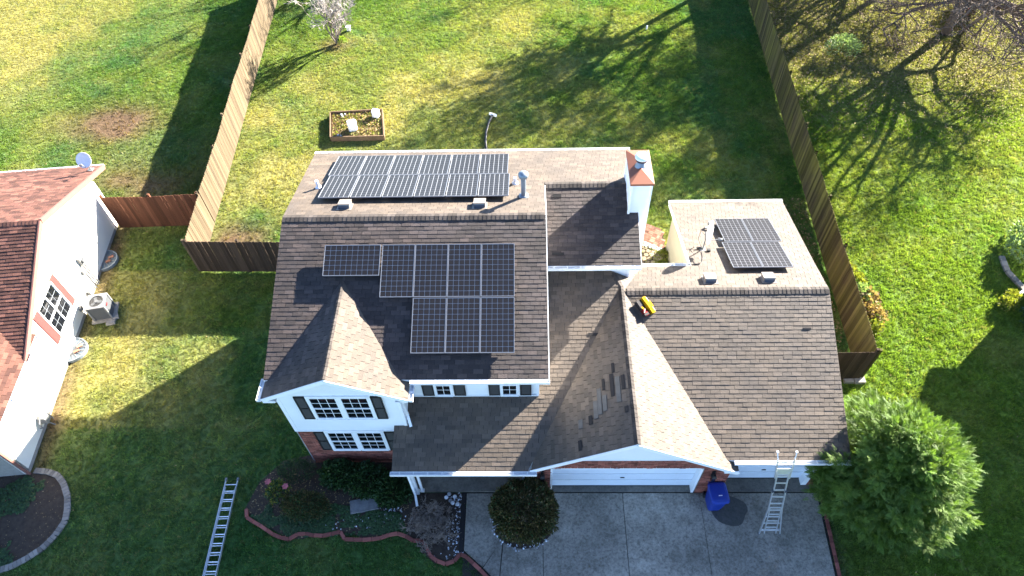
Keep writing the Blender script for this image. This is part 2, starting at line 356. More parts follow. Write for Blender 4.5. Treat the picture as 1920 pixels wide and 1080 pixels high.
def masks(x, y):
    n1 = fbm(x, y, 0.16, 3); n2 = fbm(x, y, 0.55, 11); n3 = fbm(x, y, 2.2, 23, 3)
    back = ((x > LX(y)) & (x < RX(y)) & (y > 17))
    right = (x >= RX(y)) | ((x > 10) & (y < 13.5)); left = (x <= LX(y)) & (y > 19)
    straw = np.clip((n1 * 0.55 + n2 * 0.6 - 0.50) * 3.2, 0, 1)
    # sun-bleached middle of the back yard
    cx = np.exp(-(((x + 7) / 7.5) ** 2 + ((y - 29) / 6.5) ** 2)); straw = np.where(back, np.clip(straw * 0.7 + cx * 0.75 * (0.4 + n2), 0, 1), straw)
    ul = np.clip((-24 - x) / 6, 0, 1) * np.clip((y - 27) / 4, 0, 1); straw = np.where(left, np.clip(straw * 0.45 + ul * 0.9 * (0.4 + n2), 0, 1), straw)
    straw = np.where(right, straw * 0.35, straw)
    side = (x < -8) & (y < 19.1); straw = np.where(side, np.clip(straw * 0.75 + 0.35 * np.clip((-x - 12) / 4, 0, 1), 0, 1), straw); straw = np.where(y < 11.5, straw * .35, straw)  # less straw at the front, toning the grass as if in shade
    dirt = np.exp(-(((x + 22) / 2.6) ** 2 + ((y - 29.2) / 1.7) ** 2)) * 0.9 + np.exp(-(((x + 19.2) / 3.4) ** 2 + ((y - 24.5) / 1.6) ** 2)) * 0.75
    dirt = np.clip(dirt * (0.3 + 1.5 * n2) * 1.1, 0, 1)
    dirt = np.maximum(dirt, np.clip(1.3 - np.hypot((x + 13.2) / 1.5, (y - 20.8) / 1.3), 0, 1) * (0.5 + n3))
    dirt = np.maximum(dirt, np.clip(1 - np.hypot((x + 11.25) / 1.4, (y - 36) / 1.1), 0, 1) * 0.9)
    dirt = np.maximum(dirt, np.clip(1 - np.abs(x - 10.9) / 1.2, 0, 1) * ((y > 13.5) & (y < 23)) * 1.3 * (0.4 + n2))
    wl = -19.17 + (22.1 - y) * 0.0935; dirt = np.maximum(dirt, np.clip(1 - np.abs(x - wl - 0.2) / 0.7, 0, 1) * ((y > 9.5) & (y < 22.3)) * (0.3 + n2))
    lit = np.clip((y - 29 + (x - 13) * 0.15) / 5, 0, 1) * (x > RX(y))
    return straw, np.clip(dirt, 0, 1), np.clip(lit, 0, 1), right, left, n1, n2, n3
def lawn_colour(x, y, jitter=0):
    straw, dirt, lit, right, left, n1, n2, n3 = masks(x, y)
    G = np.array([0.070, 0.150, 0.026]); G2 = np.array([0.130, 0.195, 0.040]); S = np.array([0.27, 0.262, 0.095]); D = np.array([0.13, 0.088, 0.055])
    k = np.clip(n2 * 1.6 - 0.3, 0, 1)[:, None]; c = G * (1 - k) + G2 * k
    bl = np.clip((fbm(x, y, 0.3, 41) - 0.52) * 6, 0, 1)[:, None] * 0.6; c = c * (1 - bl) + np.array([0.055, 0.15, 0.055]) * bl
    c = np.where(right[:, None], c * 0.5 + np.array([0.155, 0.235, 0.030]) * 0.5, c)
    front = (y < 16)[:, None]; c = np.where(front & ~right[:, None], c * 0.35 + np.array([0.066, 0.155, 0.055]) * 0.65, c)  # bluish green of the shaded front lawn painted into the grass colour
    s = straw[:, None]; c = c * (1 - s) + S * s; d = dirt[:, None]; c = c * (1 - d) + D * d
    l = lit[:, None] * 0.55; c = c * (1 - l) + np.array([0.22, 0.18, 0.085]) * l
    return c * (0.8 + 0.4 * n3)[:, None]
xs = np.concatenate([np.linspace(-160, -36, 14)[:-1], np.arange(-36, 34, 0.25), np.linspace(34, 160, 14)])
ys = np.concatenate([np.linspace(-120, 0, 12)[:-1], np.arange(0, 47, 0.25), np.linspace(47, 200, 16)])
GX, GY = np.meshgrid(xs, ys); gx = GX.ravel(); gy = GY.ravel()
gz = (fbm(gx, gy, 1.3, 77, 3) - 0.5) * 0.03 - 0.02
me = bpy.data.meshes.new('ground'); nx = len(xs); ny = len(ys)
ii = (np.arange(ny - 1)[:, None] * nx + np.arange(nx - 1)[None]).ravel()
me.from_pydata(np.stack([gx, gy, gz], 1).tolist(), [], np.stack([ii, ii + 1, ii + nx + 1, ii + nx], 1).tolist())
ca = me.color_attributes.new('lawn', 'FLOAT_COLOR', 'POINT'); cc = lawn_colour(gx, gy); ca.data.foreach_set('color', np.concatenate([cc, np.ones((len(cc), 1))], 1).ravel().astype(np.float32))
gm, n = new_mat('ground'); a = node(n, 'ShaderNodeAttribute', attribute_name='lawn'); geo = node(n, 'ShaderNodeNewGeometry')
t = node(n, 'ShaderNodeTexNoise', i_Scale=9.0, i_Detail=6.0, i_Roughness=0.7); n.links.new(geo.outputs['Position'], t.inputs['Vector'])
g = ramp(n, t.outputs['Fac'], [(0.3, (0.35, 0.35, 0.35)), (0.7, (1.15, 1.1, 1.0))]); co = mix(n, a.outputs['Color'], g, 1.0, 'MULTIPLY')
p = node(n, 'ShaderNodeBsdfPrincipled', i_Roughness=0.95); p.inputs['Specular IOR Level'].default_value = 0.1; n.links.new(co, p.inputs['Base Color'])
b = node(n, 'ShaderNodeBump', i_Strength=0.9, i_Distance=0.05); n.links.new(t.outputs['Fac'], b.inputs['Height']); n.links.new(b.outputs[0], p.inputs['Normal'])
o = node(n, 'ShaderNodeOutputMaterial'); n.links.new(p.outputs[0], o.inputs[0]); me.materials.append(gm)
me.polygons.foreach_set('use_smooth', [True] * len(me.polygons))
ground = tag(link('ground', me), 'uneven lawn soil under the grass around the houses', kind='structure')

# grass tufts, instanced on points
def tuft(name, nb, hgt, spr, wid, seed):
    r = np.random.RandomState(seed); V = []; F = []
    for k in range(nb):
        a = r.rand() * 6.283; d = r.rand() ** 0.6 * spr; bx_, by_ = d * math.cos(a), d * math.sin(a); h = hgt * (0.6 + 0.6 * r.rand())
        a2 = r.rand() * 6.283; ln = h * (0.3 + 0.7 * r.rand()); wx, wy = -math.sin(a2) * wid, math.cos(a2) * wid
        b0 = len(V); V += [(bx_ - wx, by_ - wy, -0.01), (bx_ + wx, by_ + wy, -0.01), (bx_ + ln * math.cos(a2), by_ + ln * math.sin(a2), h)]; F.append((b0, b0 + 1, b0 + 2))
    me = bpy.data.meshes.new(name); me.from_pydata(V, [], F); return me
gmat, n = new_mat('grass'); a = node(n, 'ShaderNodeAttribute', attribute_name='tint'); a.attribute_type = 'INSTANCER'
p = node(n, 'ShaderNodeBsdfPrincipled', i_Roughness=0.55); p.inputs['Specular IOR Level'].default_value = 0.25; n.links.new(a.outputs['Color'], p.inputs['Base Color'])
tr = node(n, 'ShaderNodeBsdfTranslucent'); tc = mix(n, a.outputs['Color'], (1.8, 1.7, 0.8), 1.0, 'MULTIPLY'); n.links.new(tc, tr.inputs[0])
ms = node(n, 'ShaderNodeMixShader'); ms.inputs[0].default_value = 0.42; n.links.new(p.outputs[0], ms.inputs[1]); n.links.new(tr.outputs[0], ms.inputs[2])
o = node(n, 'ShaderNodeOutputMaterial'); n.links.new(ms.outputs[0], o.inputs[0])
def gn_scatter(name, x, y, z, col, scl, srcs, label, cat):
    me = bpy.data.meshes.new(name); N = len(x); me.vertices.add(N); me.vertices.foreach_set('co', np.stack([x, y, z], 1).ravel())
    a = me.attributes.new('tint', 'FLOAT_COLOR', 'POINT'); a.data.foreach_set('color', np.concatenate([col, np.ones((N, 1))], 1).ravel().astype(np.float32))
    a = me.attributes.new('scl', 'FLOAT', 'POINT'); a.data.foreach_set('value', scl.astype(np.float32))
    a = me.attributes.new('ang', 'FLOAT_VECTOR', 'POINT'); av = np.zeros((N, 3), np.float32); av[:, 2] = RN.rand(N) * 6.283; a.data.foreach_set('vector', av.ravel())
    ob = link(name, me); ng = bpy.data.node_groups.new(name, 'GeometryNodeTree')
    ng.interface.new_socket('Geometry', in_out='INPUT', socket_type='NodeSocketGeometry'); ng.interface.new_socket('Geometry', in_out='OUTPUT', socket_type='NodeSocketGeometry')
    gi = ng.nodes.new('NodeGroupInput'); go = ng.nodes.new('NodeGroupOutput'); mp = ng.nodes.new('GeometryNodeMeshToPoints'); ip = ng.nodes.new('GeometryNodeInstanceOnPoints')
    gj = ng.nodes.new('GeometryNodeGeometryToInstance')
    for s_ in srcs[::-1]:
        oi = ng.nodes.new('GeometryNodeObjectInfo'); oi.inputs[0].default_value = s_; ng.links.new(oi.outputs['Geometry'], gj.inputs[0])
    sa = ng.nodes.new('GeometryNodeInputNamedAttribute'); sa.data_type = 'FLOAT'; sa.inputs[0].default_value = 'scl'
    ra = ng.nodes.new('GeometryNodeInputNamedAttribute'); ra.data_type = 'FLOAT_VECTOR'; ra.inputs[0].default_value = 'ang'
    ng.links.new(gi.outputs[0], mp.inputs[0]); ng.links.new(mp.outputs[0], ip.inputs['Points']); ng.links.new(gj.outputs[0], ip.inputs['Instance'])
    ip.inputs['Pick Instance'].default_value = True
    ng.links.new(sa.outputs['Attribute'], ip.inputs['Scale']); ng.links.new(ra.outputs['Attribute'], ip.inputs['Rotation']); ng.links.new(ip.outputs[0], go.inputs[0])
    md = ob.modifiers.new('scatter', 'NODES'); md.node_group = ng
    return tag(ob, label, cat, kind='stuff')
srcs = []
for k in range(4):
    mm_ = tuft('tuft', 10, 0.045, 0.07, 0.0065, k); mm_.materials.append(gmat); srcs.append(bpy.data.objects.new('tuft', mm_))
for k in range(2):
    mm_ = tuft('weed', 9, 0.05, 0.07, 0.016, 50 + k); mm_.materials.append(gmat); srcs.append(bpy.data.objects.new('weed', mm_))
NG = 520000
rx = RN.uniform(-34, 33, NG); ry = RN.uniform(4.0, 46, NG)
keep = (np.abs(rx) < 3 + (ry ** 2 + 23.4 ** 2) ** 0.5 * 0.80)
for P_ in EXCL: keep &= ~inpoly(rx, ry, P_)
rx, ry = rx[keep], ry[keep]
straw, dirt, lit, right, left, n1, n2, n3 = masks(rx, ry)
k2 = RN.rand(len(rx)) > dirt * 0.85 + lit * 0.3
rx, ry = rx[k2], ry[k2]; col = lawn_colour(rx, ry); straw = straw[k2]; n3 = n3[k2]
cl_ = fbm(rx, ry, 4.5, 99, 2)
tone = (0.7 + 0.6 * RN.rand(len(rx))) * (0.72 + 0.56 * cl_); col = col * tone[:, None]
dry = RN.rand(len(rx)) < 0.05 + 0.18 * straw; col[dry] = col[dry] * 0.4 + np.array([0.24, 0.21, 0.10]) * 0.6
gn_scatter('grass', rx, ry, np.full(len(rx), -0.012), col, (0.55 + 0.9 * cl_ + 0.35 * RN.rand(len(rx))) * (1 - 0.25 * straw), srcs, 'short patchy grass of the lawns, green to straw coloured', 'grass')

# fallen leaves
def litter(name, N, fn, label, colr, szs=(0.03, 0.075)):
    x, y = fn(N); k = np.ones(len(x), bool)
    for P_ in (HOUSE, NHOUSE): k &= ~inpoly(x, y, P_)
    x, y = x[k], y[k]; N = len(x); d = np.stack([RN.randn(N), RN.randn(N), RN.randn(N) * 0.5], 1)
    ob = scatter(name, [(-.5, -.35, 0), (.5, -.3, .08), (.45, .35, 0), (-.5, .3, .1)], [(0, 1, 2, 3)], np.stack([x, y, 0.03 + 0.03 * RN.rand(N)], 1), rot_from(d, RN.rand(N) * 0.8), RN.uniform(szs[0], szs[1], (N, 1)), colr)
    return tag(ob, label, 'leaves', kind='stuff')
def ur(N):
    x = RN.uniform(12, 33, N * 2); y = RN.uniform(25, 44, N * 2); k = (x > RX(y) + .1) & (RN.rand(N * 2) < np.clip((y - 27 + (x - 13) * 0.15) / 9, 0, 1)); return x[k], y[k]
litter('fallen_leaves', 26000, ur, 'tan fallen leaves covering the ground under the bare trees', 'litter')
def side(N): y = RN.uniform(13.6, 23, N); return RX(y) - 0.15 - RN.rand(N) * 1.9, y
litter('leaf_litter', 1500, side, 'brown and pale leaves lying between garage and mossy fence', 'leafdry')
def sprinkle(N): return RN.uniform(-30, 30, N), RN.uniform(5, 42, N)
litter('stray_leaves', 1100, sprinkle, 'small pale leaves scattered thinly over the lawns', 'litter', (0.02, 0.05))

# ================================================================== DRIVEWAY, PORCH FLOOR, PATIO
dw = tag(MB().bx(-2.28, 9.78, -12, 9.02, -0.2, 0.004).obj('driveway', 'joint'), 'concrete driveway and front walk base', kind='structure')
def slab(poly, m='concrete', z=0.03, parent=None, name='slab'): return MB().prism(poly, 0.0, z).obj(name, m, parent or dw)
g_ = 0.018
slab([(-2.25, 7.05), (-1.62, 6.52), (-0.95, 7.45), (-0.35, 7.3), (0.34, 7.3), (0.34, 8.98), (-2.25, 8.98)])
slab([(-1.60, 6.50), (-1.28, 6.2), (-1.1, 5.9), (-0.98, 7.42)][::1])
slab([(-1.07, 5.9), (0.34, 5.9), (0.34, 7.27), (-0.38, 7.27), (-0.95, 7.4)])
slab([(-1.07, -2), (0.34, -2), (0.34, 5.88), (-1.07, 5.88)])
for (a, b_, c_, d_) in ((0.36, 3.09, 0.36, 3.10), (3.11, 5.72, 3.12, 5.73), (5.75, 9.42, 5.74, 9.72)):
    slab([(a, 1.2), (b_, 1.2), (d_, 8.985), (c_, 8.985)]); slab([(a, -6), (b_, -6), (b_, 1.18), (a, 1.18)])
pg = tag(MB().bx(0.55, 9.75, 9.028, 11.5, -0.2, 0.035).obj('garage_floor', 'slabdark'), 'grey concrete sill strip in front of garage doors', kind='structure')
pf = tag(MB().bx(-4.2, 0.1, 9.03, 11.0, -0.1, 0.12).obj('porch_floor', 'slabdark'), 'concrete porch floor under the low roof', kind='structure')
th = np.linspace(0, 2 * math.pi, 28, endpoint=False)
ps = tag(MB().prism([(6.62 + (0.72 + 0.05 * math.sin(3 * a)) * math.cos(a) * (0.9 if a < 3.14 else .8), 8.36 + (0.50 + 0.06 * math.cos(2 * a + 1)) * math.sin(a) * (1.2 if a < 3.14 else 1.05)) for a in th], 0.031, 0.034).obj('wet_stain', 'wet'), 'dark damp stain on the driveway beside the blue bin', 'stain')
st_ = tag(MB().bx(11.83, 12.2, 13.26, 13.56, -0.05, 0.12).bx(12.22, 12.62, 13.24, 13.53, -0.05, 0.13).obj('concrete_step', 'block'), 'pale concrete blocks at the foot of the short dark fence', 'step')
# patio
pt = tag(MB().prism([(3.9, 15.6), (5.95, 15.6), (5.95, 21.2), (3.9, 22.2)], -0.05, 0.0).obj('patio', 'soil'), 'small courtyard ground with pavers between chimney and garage', kind='structure')
ang = -0.5; ca_, sa_ = math.cos(ang), math.sin(ang)
for i in range(-7, 8):
    for j in range(5):
        blk = ((i // 2) + (j // 2)) % 2
        u, v = i * 0.21, j * 0.21
        for q in range(2):
            du, dv, lx, ly = (0.0, (q - 0.5) * 0.105, 0.2, 0.095) if blk else ((q - 0.5) * 0.105, 0.0, 0.095, 0.2)
            X = 5.0 + (u + du) * ca_ - (v + dv) * sa_; Y = 20.62 + (u + du) * sa_ + (v + dv) * ca_
            if 3.95 < X < 5.95: MB().box((X, Y, 0.012 + random.uniform(0, 0.012)), (lx, ly, 0.05), ang).obj('brick', 'paver', pt)
for i in range(9):
    for j in range(11):
        X = 4.0 + i * 0.24 + (j % 2) * 0.12; Y = 18.2 + j * 0.215
        if X < 5.9 and Y < 20.45 + (5.0 - X) * .55 and random.random() < 0.9:
            r_ = random.uniform(0.105, 0.135); MB().prism([(X + r_ * math.cos(k * 1.047 + .2), Y + r_ * math.sin(k * 1.047 + .2)) for k in range(6)], 0, 0.03).obj('flagstone', 'flag', pt)

# ================================================================== HOUSE
H = thing('suburban_house', 'brown-roofed two-storey house with white siding, red brick front and attached garages', 'house', (0, 0, 0))
Kk = 0.3426
zM_S = lambda x, y: 5.30 + Kk * (y - 10.45)
zM_N = lambda x, y: 7.03 - Kk * (y - 15.5)
zB_S = lambda x, y: 5.30 + Kk * (y - 14.80)
zP = lambda x, y: 2.62 + (y - 9.05) / 3
zN = lambda x, y: 4.40 - (y - 14.39) / 3
zGw = lambda x, y: 4.45 + 0.6 * (x - 3.1)
zGe = lambda x, y: 4.45 - 0.6 * (x - 3.1)
zWw = lambda x, y: 6.33 + 0.52 * (x + 5.9)
zWe = lambda x, y: 6.33 - 0.52 * (x + 5.9)
def P3(f, pts): return [Vector((x, y, f(x, y))) for x, y in pts]
SH = []   # (slope object, verts, faces, score)
def slope(name, f, pieces, direction, m, parent, mdeck='trim', th_=0.14, shingle=True, store=SH, tw=0.305, ch=0.142, hb=0.0115):
    """direction: horizontal unit vector pointing UP the slope"""
    d = Vector((direction[0], direction[1], 0)); e = 0.01
    x0, y0 = pieces[0][0]; up = Vector((d.x, d.y, (f(x0 + d.x * e, y0 + d.y * e) - f(x0, y0)) / e)).normalized()
    U = d.cross(Vector((0, 0, 1))).normalized(); pl = Plane((0, 0, f(0, 0)), U, up)
    mb = MB()
    for pc in pieces: mb.slab([p - pl.N * 0.002 for p in P3(f, pc)], Vector((0, 0, -th_)))
    for k in range(len(mb.f)):
        if len(mb.f[k]) and abs((Vector(mb.v[mb.f[k][1]]) - Vector(mb.v[mb.f[k][0]])).cross(Vector(mb.v[mb.f[k][2]]) - Vector(mb.v[mb.f[k][1]])).normalized().z) > .5 and max(mb.f[k]) - min(mb.f[k]) == len(mb.f[k]) - 1: mb.mi[k] = 1
    ob = mb.obj(name, [mdeck, 'felt'], parent)
    for pc in pieces:
        for V, F, full in tiles(pl, P3(f, pc), ch, tw, (0.011, 0.0), hb, 0.004, 0.5, 0.16, vary=0.005):
            c = sum(V, Vector()) / len(V); vd = (CAM - c); s_ = abs(vd.normalized().dot(pl.N)) / vd.length_squared
            store.append([ob, V, F, s_ if full else 0, m])
    return ob
s1 = slope('roof_slope', zM_S, [[(-8.05, 10.45), (-7.88, 10.45), (-5.9, 13.46), (-5.9, 15.5), (-8.05, 15.5)], [(-3.92, 10.45), (0.53, 10.45), (0.52, 15.5), (-5.9, 15.5), (-5.9, 13.46)]], (0, 1), 'shingle_shaded', H)
s2 = slope('roof_slope', zM_N, [[(-8.05, 15.5), (0.52, 15.5), (0.52, 20.55), (-8.33, 20.55)], [(0.52, 17.67), (3.72, 17.67), (3.85, 20.55), (0.52, 20.55)]], (0, -1), 'shingle', H)
s3 = slope('roof_slope', zB_S, [[(0.52, 14.8), (3.72, 14.8), (3.72, 17.67), (0.52, 17.67)]], (0, 1), 'shingle_shaded', H)
s4 = slope('roof_slope', zP, [[(-4.43, 8.74), (-4.03, 8.74), (-4.03, 10.1), (-4.43, 10.1)], [(-4.03, 8.74), (-0.12, 8.74), (0.23, 9.37), (0.23, 11.03), (-4.03, 11.03)], [(0.23, 9.37), (3.1, 14.54), (2.79, 15.1), (0.23, 15.1)]], (0, 1), 'shingle', H)
s5 = slope('roof_slope', zP, [[(6.15, 9.05), (9.98, 9.05), (10.13, 14.39), (3.183, 14.39)]], (0, 1), 'shingle', H)
s6 = slope('roof_slope', zN, [[(3.183, 14.39), (10.13, 14.39), (10.2, 15.88), (4.01, 15.88)], [(5.8, 15.88), (10.2, 15.88), (10.52, 20.6), (5.86, 20.6)]], (0, -1), 'shingle', H)
s7 = slope('roof_slope', zGw, [[(3.1, 8.75), (3.1, 14.54), (0.05, 9.05), (-0.02, 8.75)]], (1, 0), 'shingle', H)
s8 = slope('roof_slope', zGe, [[(3.1, 8.75), (6.5, 8.75), (6.5, 9.05), (3.1, 9.05)], [(3.1, 9.05), (6.15, 9.05), (3.183, 14.39), (3.1, 14.54)], [(3.1, 14.54), (3.183, 14.39), (3.578, 15.1), (2.79, 15.1)], [(3.4, 15.1), (3.578, 15.1), (4.01, 15.88), (3.4, 15.88)]], (-1, 0), 'shingle', H)
s9 = slope('roof_slope', zWw, [[(-8.02, 9.86), (-5.9, 9.86), (-5.9, 10.45), (-8.02, 10.45)], [(-7.88, 10.45), (-5.9, 10.45), (-5.9, 13.46)]], (1, 0), 'shingle_shaded', H)
s10 = slope('roof_slope', zWe, [[(-5.9, 9.86), (-3.65, 9.86), (-3.65, 10.45), (-5.9, 10.45)], [(-5.9, 10.45), (-3.92, 10.45), (-5.9, 13.46)]], (-1, 0), 'shingle', H)
tag(s1, 'dark front slope of the tall roof'); tag(s2, 'sunlit rear slope of the tall roof'); tag(s5, 'front slope over the small garage'); tag(s8, 'sunlit east slope of the garage gable'); tag(s7, 'shaded west slope of the garage gable with pale repaired shingles')
order = sorted(range(len(SH)), key=lambda i: -SH[i][3]); top = set(order[:300])
grp = {}
for i, (ob, V, F, s_, m) in enumerate(SH):
    if i in top: MB().add(V, F).obj('shingle', m, ob)
    else: grp.setdefault((ob.name, m), [ob, MB()])[1].add(V, F)
for (nm, m), (ob, mb) in grp.items(): tag(mb.obj('shingles', m, ob), kind='stuff')
def caps(parent, a, b, sl, m, hw=0.15, ch=0.142):
    """bent cap shingles along the ridge a-b; sl=(drop left, drop right) per metre sideways"""
    a = Vector(a); b = Vector(b); d = b - a; L = d.length; d.normalize(); sdv = d.cross(Vector((0, 0, 1))).normalized(); n_ = int(L / ch); mb = MB()
    for k in range(n_):
        p = a + d * (k * ch); q = a + d * ((k + 1) * ch + 0.002); z0, z1 = 0.033, 0.024; j = random.uniform(-.005, .005); V = []
        for (pt_, zz) in ((p, z0), (q, z1)):
            for (sg, dr) in ((-1, sl[0]), (0, 0), (1, sl[1])): V.append(pt_ + sdv * sg * (hw + j) + Vector((0, 0, zz - dr * hw * abs(sg))))
            for (sg, dr) in ((-1, sl[0]), (0, 0), (1, sl[1])): V.append(pt_ + sdv * sg * (hw + j) + Vector((0, 0, zz - 0.02 - dr * hw * abs(sg))))
        F = [(0, 1, 7, 6), (1, 2, 8, 7), (0, 3, 4, 1), (1, 4, 5, 2), (6, 7, 10, 9), (7, 8, 11, 10), (0, 6, 9, 3), (2, 5, 11, 8)]
        mb.add(V, F)
    return tag(mb.obj('ridge_cap', m, parent), kind='stuff')
caps(s1, (-8.04, 15.5, 7.03), (0.53, 15.5, 7.03), (Kk, Kk), 'cap')
caps(s3, (0.54, 17.67, 6.287), (3.3, 17.67, 6.287), (Kk, Kk), 'cap')
caps(s5, (3.3, 14.39, 4.40), (10.12, 14.39, 4.40), (.333, .333), 'cap')
caps(s7, (3.1, 8.76, 4.45), (3.1, 14.6, 4.45), (.6, .6), 'cap', hw=0.10)
caps(s7, (3.1, 14.54, 4.45), (2.79, 15.1, 4.637), (.42, .42), 'cap', hw=0.12)
caps(s9, (-5.9, 9.87, 6.33), (-5.9, 13.4, 6.33), (.52, .52), 'cap', hw=0.06)
# repaired patches on the west gable slope and odd missing shingles
plW = Plane((0, 0, zGw(0, 0)), Vector((0, -1, 0)), Vector((1, 0, 0.6)))
def patch(x, y, wx, wy, m):
    f_ = zGw; c = Vector((x, y, f_(x, y))); up = Vector((1, 0, .6)).normalized(); nn = Vector((-.6, 0, 1)).normalized(); R = Matrix((up, Vector((0, 1, 0)), nn)).transposed()
    R = Matrix((up, nn.cross(up), nn)).transposed(); return MB().box(c + nn * 0.024, (wx, wy, 0.014), R=R)
for (x, y, a, b_, m) in ((2.15, 10.45, .142, .9, 'patch'), (2.3, 10.35, .142, .55, 'patch'), (2.02, 10.2, .142, .6, 'patch'), (2.72, 10.7, .15, .9, 'patch'), (1.55, 9.85, .14, .3, 'patch'), (1.85, 9.9, .13, .3, 'felt'), (2.55, 10.9, .13, .8, 'felt'), (2.3, 11.0, .1, .4, 'felt'), (2.88, 10.9, .12, .5, 'felt'), (2.62, 11.5, .1, .35, 'felt'), (1.5, 9.15, .12, .33, 'felt'), (2.9, 9.95, .12, .2, 'felt')):
    patch(x, y, a, b_, m).obj('patch_shingle', m, s7)
def spatch(f, slopev, x, y, wx, wy, par):
    nn = Vector((0, -slopev, 1)).normalized(); up = Vector((0, 1, slopev)).normalized(); R = Matrix((Vector((1, 0, 0)), up, nn)).transposed()
    MB().box(Vector((x, y, f(x, y))) + nn * 0.02, (wx, wy, 0.012), R=R).obj('missing_tab', 'felt', par)
spatch(zB_S, Kk, 0.95, 17.25, .3, .12, s3); spatch(zB_S, Kk, .95, 15.2, .4, .1, s3); spatch(zP, .333, 2.1, 12.95, .34, .1, s4); spatch(zP, .333, 9.2, 13.1, .25, .06, s5)

# ---- trim: fascia, rakes, gutters
def fascia(a, b_, h=0.17, t_=0.03, name='fascia', m='trim', dz=0.0, lip=0.0):
    a = Vector(a) + Vector((0, 0, dz - h / 2)); b_ = Vector(b_) + Vector((0, 0, dz - h / 2)); return MB().beam(a, b_, t_, h).obj(name, m, H)
def gutter(a, b_, out, parent=H, m='gutter', wd=0.12):
    a = Vector(a); b_ = Vector(b_); o_ = Vector(out); mb = MB()
    mb.beam(a + o_ * 0.012, b_ + o_ * 0.012, 0.012, 0.10); mb.beam(a + o_ * wd + Vector((0, 0, -.002)), b_ + o_ * wd + Vector((0, 0, -.002)), 0.014, 0.108)
    mb.beam(a + o_ * wd / 2 + Vector((0, 0, -.048)), b_ + o_ * wd / 2 + Vector((0, 0, -.048)), wd, 0.01)
    d = (b_ - a); L = d.length; d.normalize()
    mb.beam(a + o_ * wd / 2, a + o_ * wd / 2 + d * 0.01, wd, .1); mb.beam(b_ + o_ * wd / 2, b_ + o_ * wd / 2 - d * 0.01, wd, .1)
    g = mb.obj('gutter', m, parent); k = 0.3; hg = MB()
    while k < L: hg.beam(a + d * k + o_ * 0.015 + Vector((0, 0, .045)), a + d * k + o_ * (wd - .005) + Vector((0, 0, .045)), 0.025, 0.012); k += 0.45
    hg.obj('gutter_hanger', 'trim', g); return g
gutter((-3.62, 10.44, 5.27), (0.56, 10.44, 5.27), (0, -1, 0)); gutter((-8.04, 10.55, 5.17), (-8.04, 9.82, 5.17), (-1, 0, 0)); gutter((-3.63, 9.82, 5.11), (-3.63, 10.4, 5.11), (1, 0, 0))
gutter((-4.48, 8.73, 2.48), (0.16, 8.73, 2.48), (0, -1, 0)); gutter((6.36, 9.04, 2.58), (10.0, 9.04, 2.58), (0, -1, 0)); gutter((0.5, 14.79, 5.25), (3.72, 14.79, 5.25), (0, -1, 0))
gutter((-8.36, 20.56, 5.24), (3.88, 20.56, 5.24), (0, 1, 0)); gutter((5.84, 20.61, 2.27), (10.55, 20.61, 2.27), (0, 1, 0)); gutter((4.0, 15.89, 3.85), (5.78, 15.89, 3.85), (0, 1, 0))
def rake(f, a, b_, off=0.0, h=0.18, dz=-0.012): 
    A = Vector((a[0], a[1], f(*a) + dz)); B = Vector((b_[0], b_[1], f(*b_) + dz)); return fascia(A, B, h, 0.022)
rake(zM_S, (0.545, 10.47), (0.535, 15.5)); rake(zM_N, (0.537, 15.51), (0.537, 17.6))
rake(zM_N, (3.73, 17.7), (3.86, 20.55)); rake(zB_S, (3.735, 14.8), (3.735, 16.5)); 
rake(zN, (5.785, 15.95), (5.845, 20.6)); 
rake(zGw, (3.1, 8.735), (-0.02, 8.735), h=.16); rake(zGe, (3.1, 8.732), (6.5, 8.732), h=.16); rake(zWw, (-5.9, 9.845), (-8.02, 9.845), h=.16); rake(zWe, (-5.9, 9.842), (-3.65, 9.842), h=.16)
MB().bx(-8.0, -7.62, 9.86, 10.12, 5.0, 5.03).bx(-8.0, -7.64, 9.83, 9.86, 5.03, 5.14).obj('soffit', 'trim', H)
MB().bx(-4.05, -3.66, 9.86, 10.4, 4.96, 4.99).obj('soffit', 'trim', H)
MB().bx(6.05, 6.48, 8.76, 9.2, 2.33, 2.36).bx(6.05, 6.49, 8.735, 8.76, 2.33, 2.46).obj('soffit', 'trim', H)
MB().bx(-3.64, 0.5, 10.45, 11.0, 5.10, 5.13).obj('soffit', 'trim', H)
MB().bx(-4.4, 0.1, 8.76, 11.0, 2.33, 2.36).obj('soffit', 'trim', H)

# ---- walls
def wall_core(poly, z0, z1, m='siding', name='wall'): return MB().prism(poly, z0, z1).obj(name, m, H)
def clad(parent, O, U, poly_uz, kind='siding'):
    """poly_uz convex in (u,z) on the vertical plane through O along U; outward normal = U x Z"""
    U = Vector(U).normalized(); pl = Plane(Vector(O), U, Vector((0, 0, 1))); mb = MB()
    P = [pl.p(u, z) for u, z in poly_uz]
    if kind == 'siding': T = tiles(pl, P, 0.115, 60.0, (0, 0.0), 0.016, 0.003, 0, 0)
    else: T = tiles(pl, P, 0.075, 0.21, (0.011, 0.011), 0.012, 0.012, 0.5, 0, vary=0.004)
    for V, F, _ in T: mb.add(V, F)
    return tag(mb.obj('siding' if kind == 'siding' else 'brickwork', 'siding' if kind == 'siding' else 'brick', parent), kind='stuff')
w1 = wall_core([(-7.73, 11.04), (0.21, 11.04), (0.21, 19.08), (-7.73, 19.08)], 0, 5.2)
clad(w1, (0, 11.02, 0), (1, 0, 0), [(-4.1, 3.1), (0.22, 3.1), (0.22, 5.1), (-4.1, 5.1)]); clad(w1, (0, 11.02, 0), (1, 0, 0), [(-4.1, 0.1), (0.1, 0.1), (0.1, 2.6), (-4.1, 2.6)])
clad(w1, (-7.75, 0, 0), (0, -1, 0), [(-19.1, 0), (-10.14, 0), (-10.14, 5.15), (-15.5, 6.9), (-19.1, 5.45)])
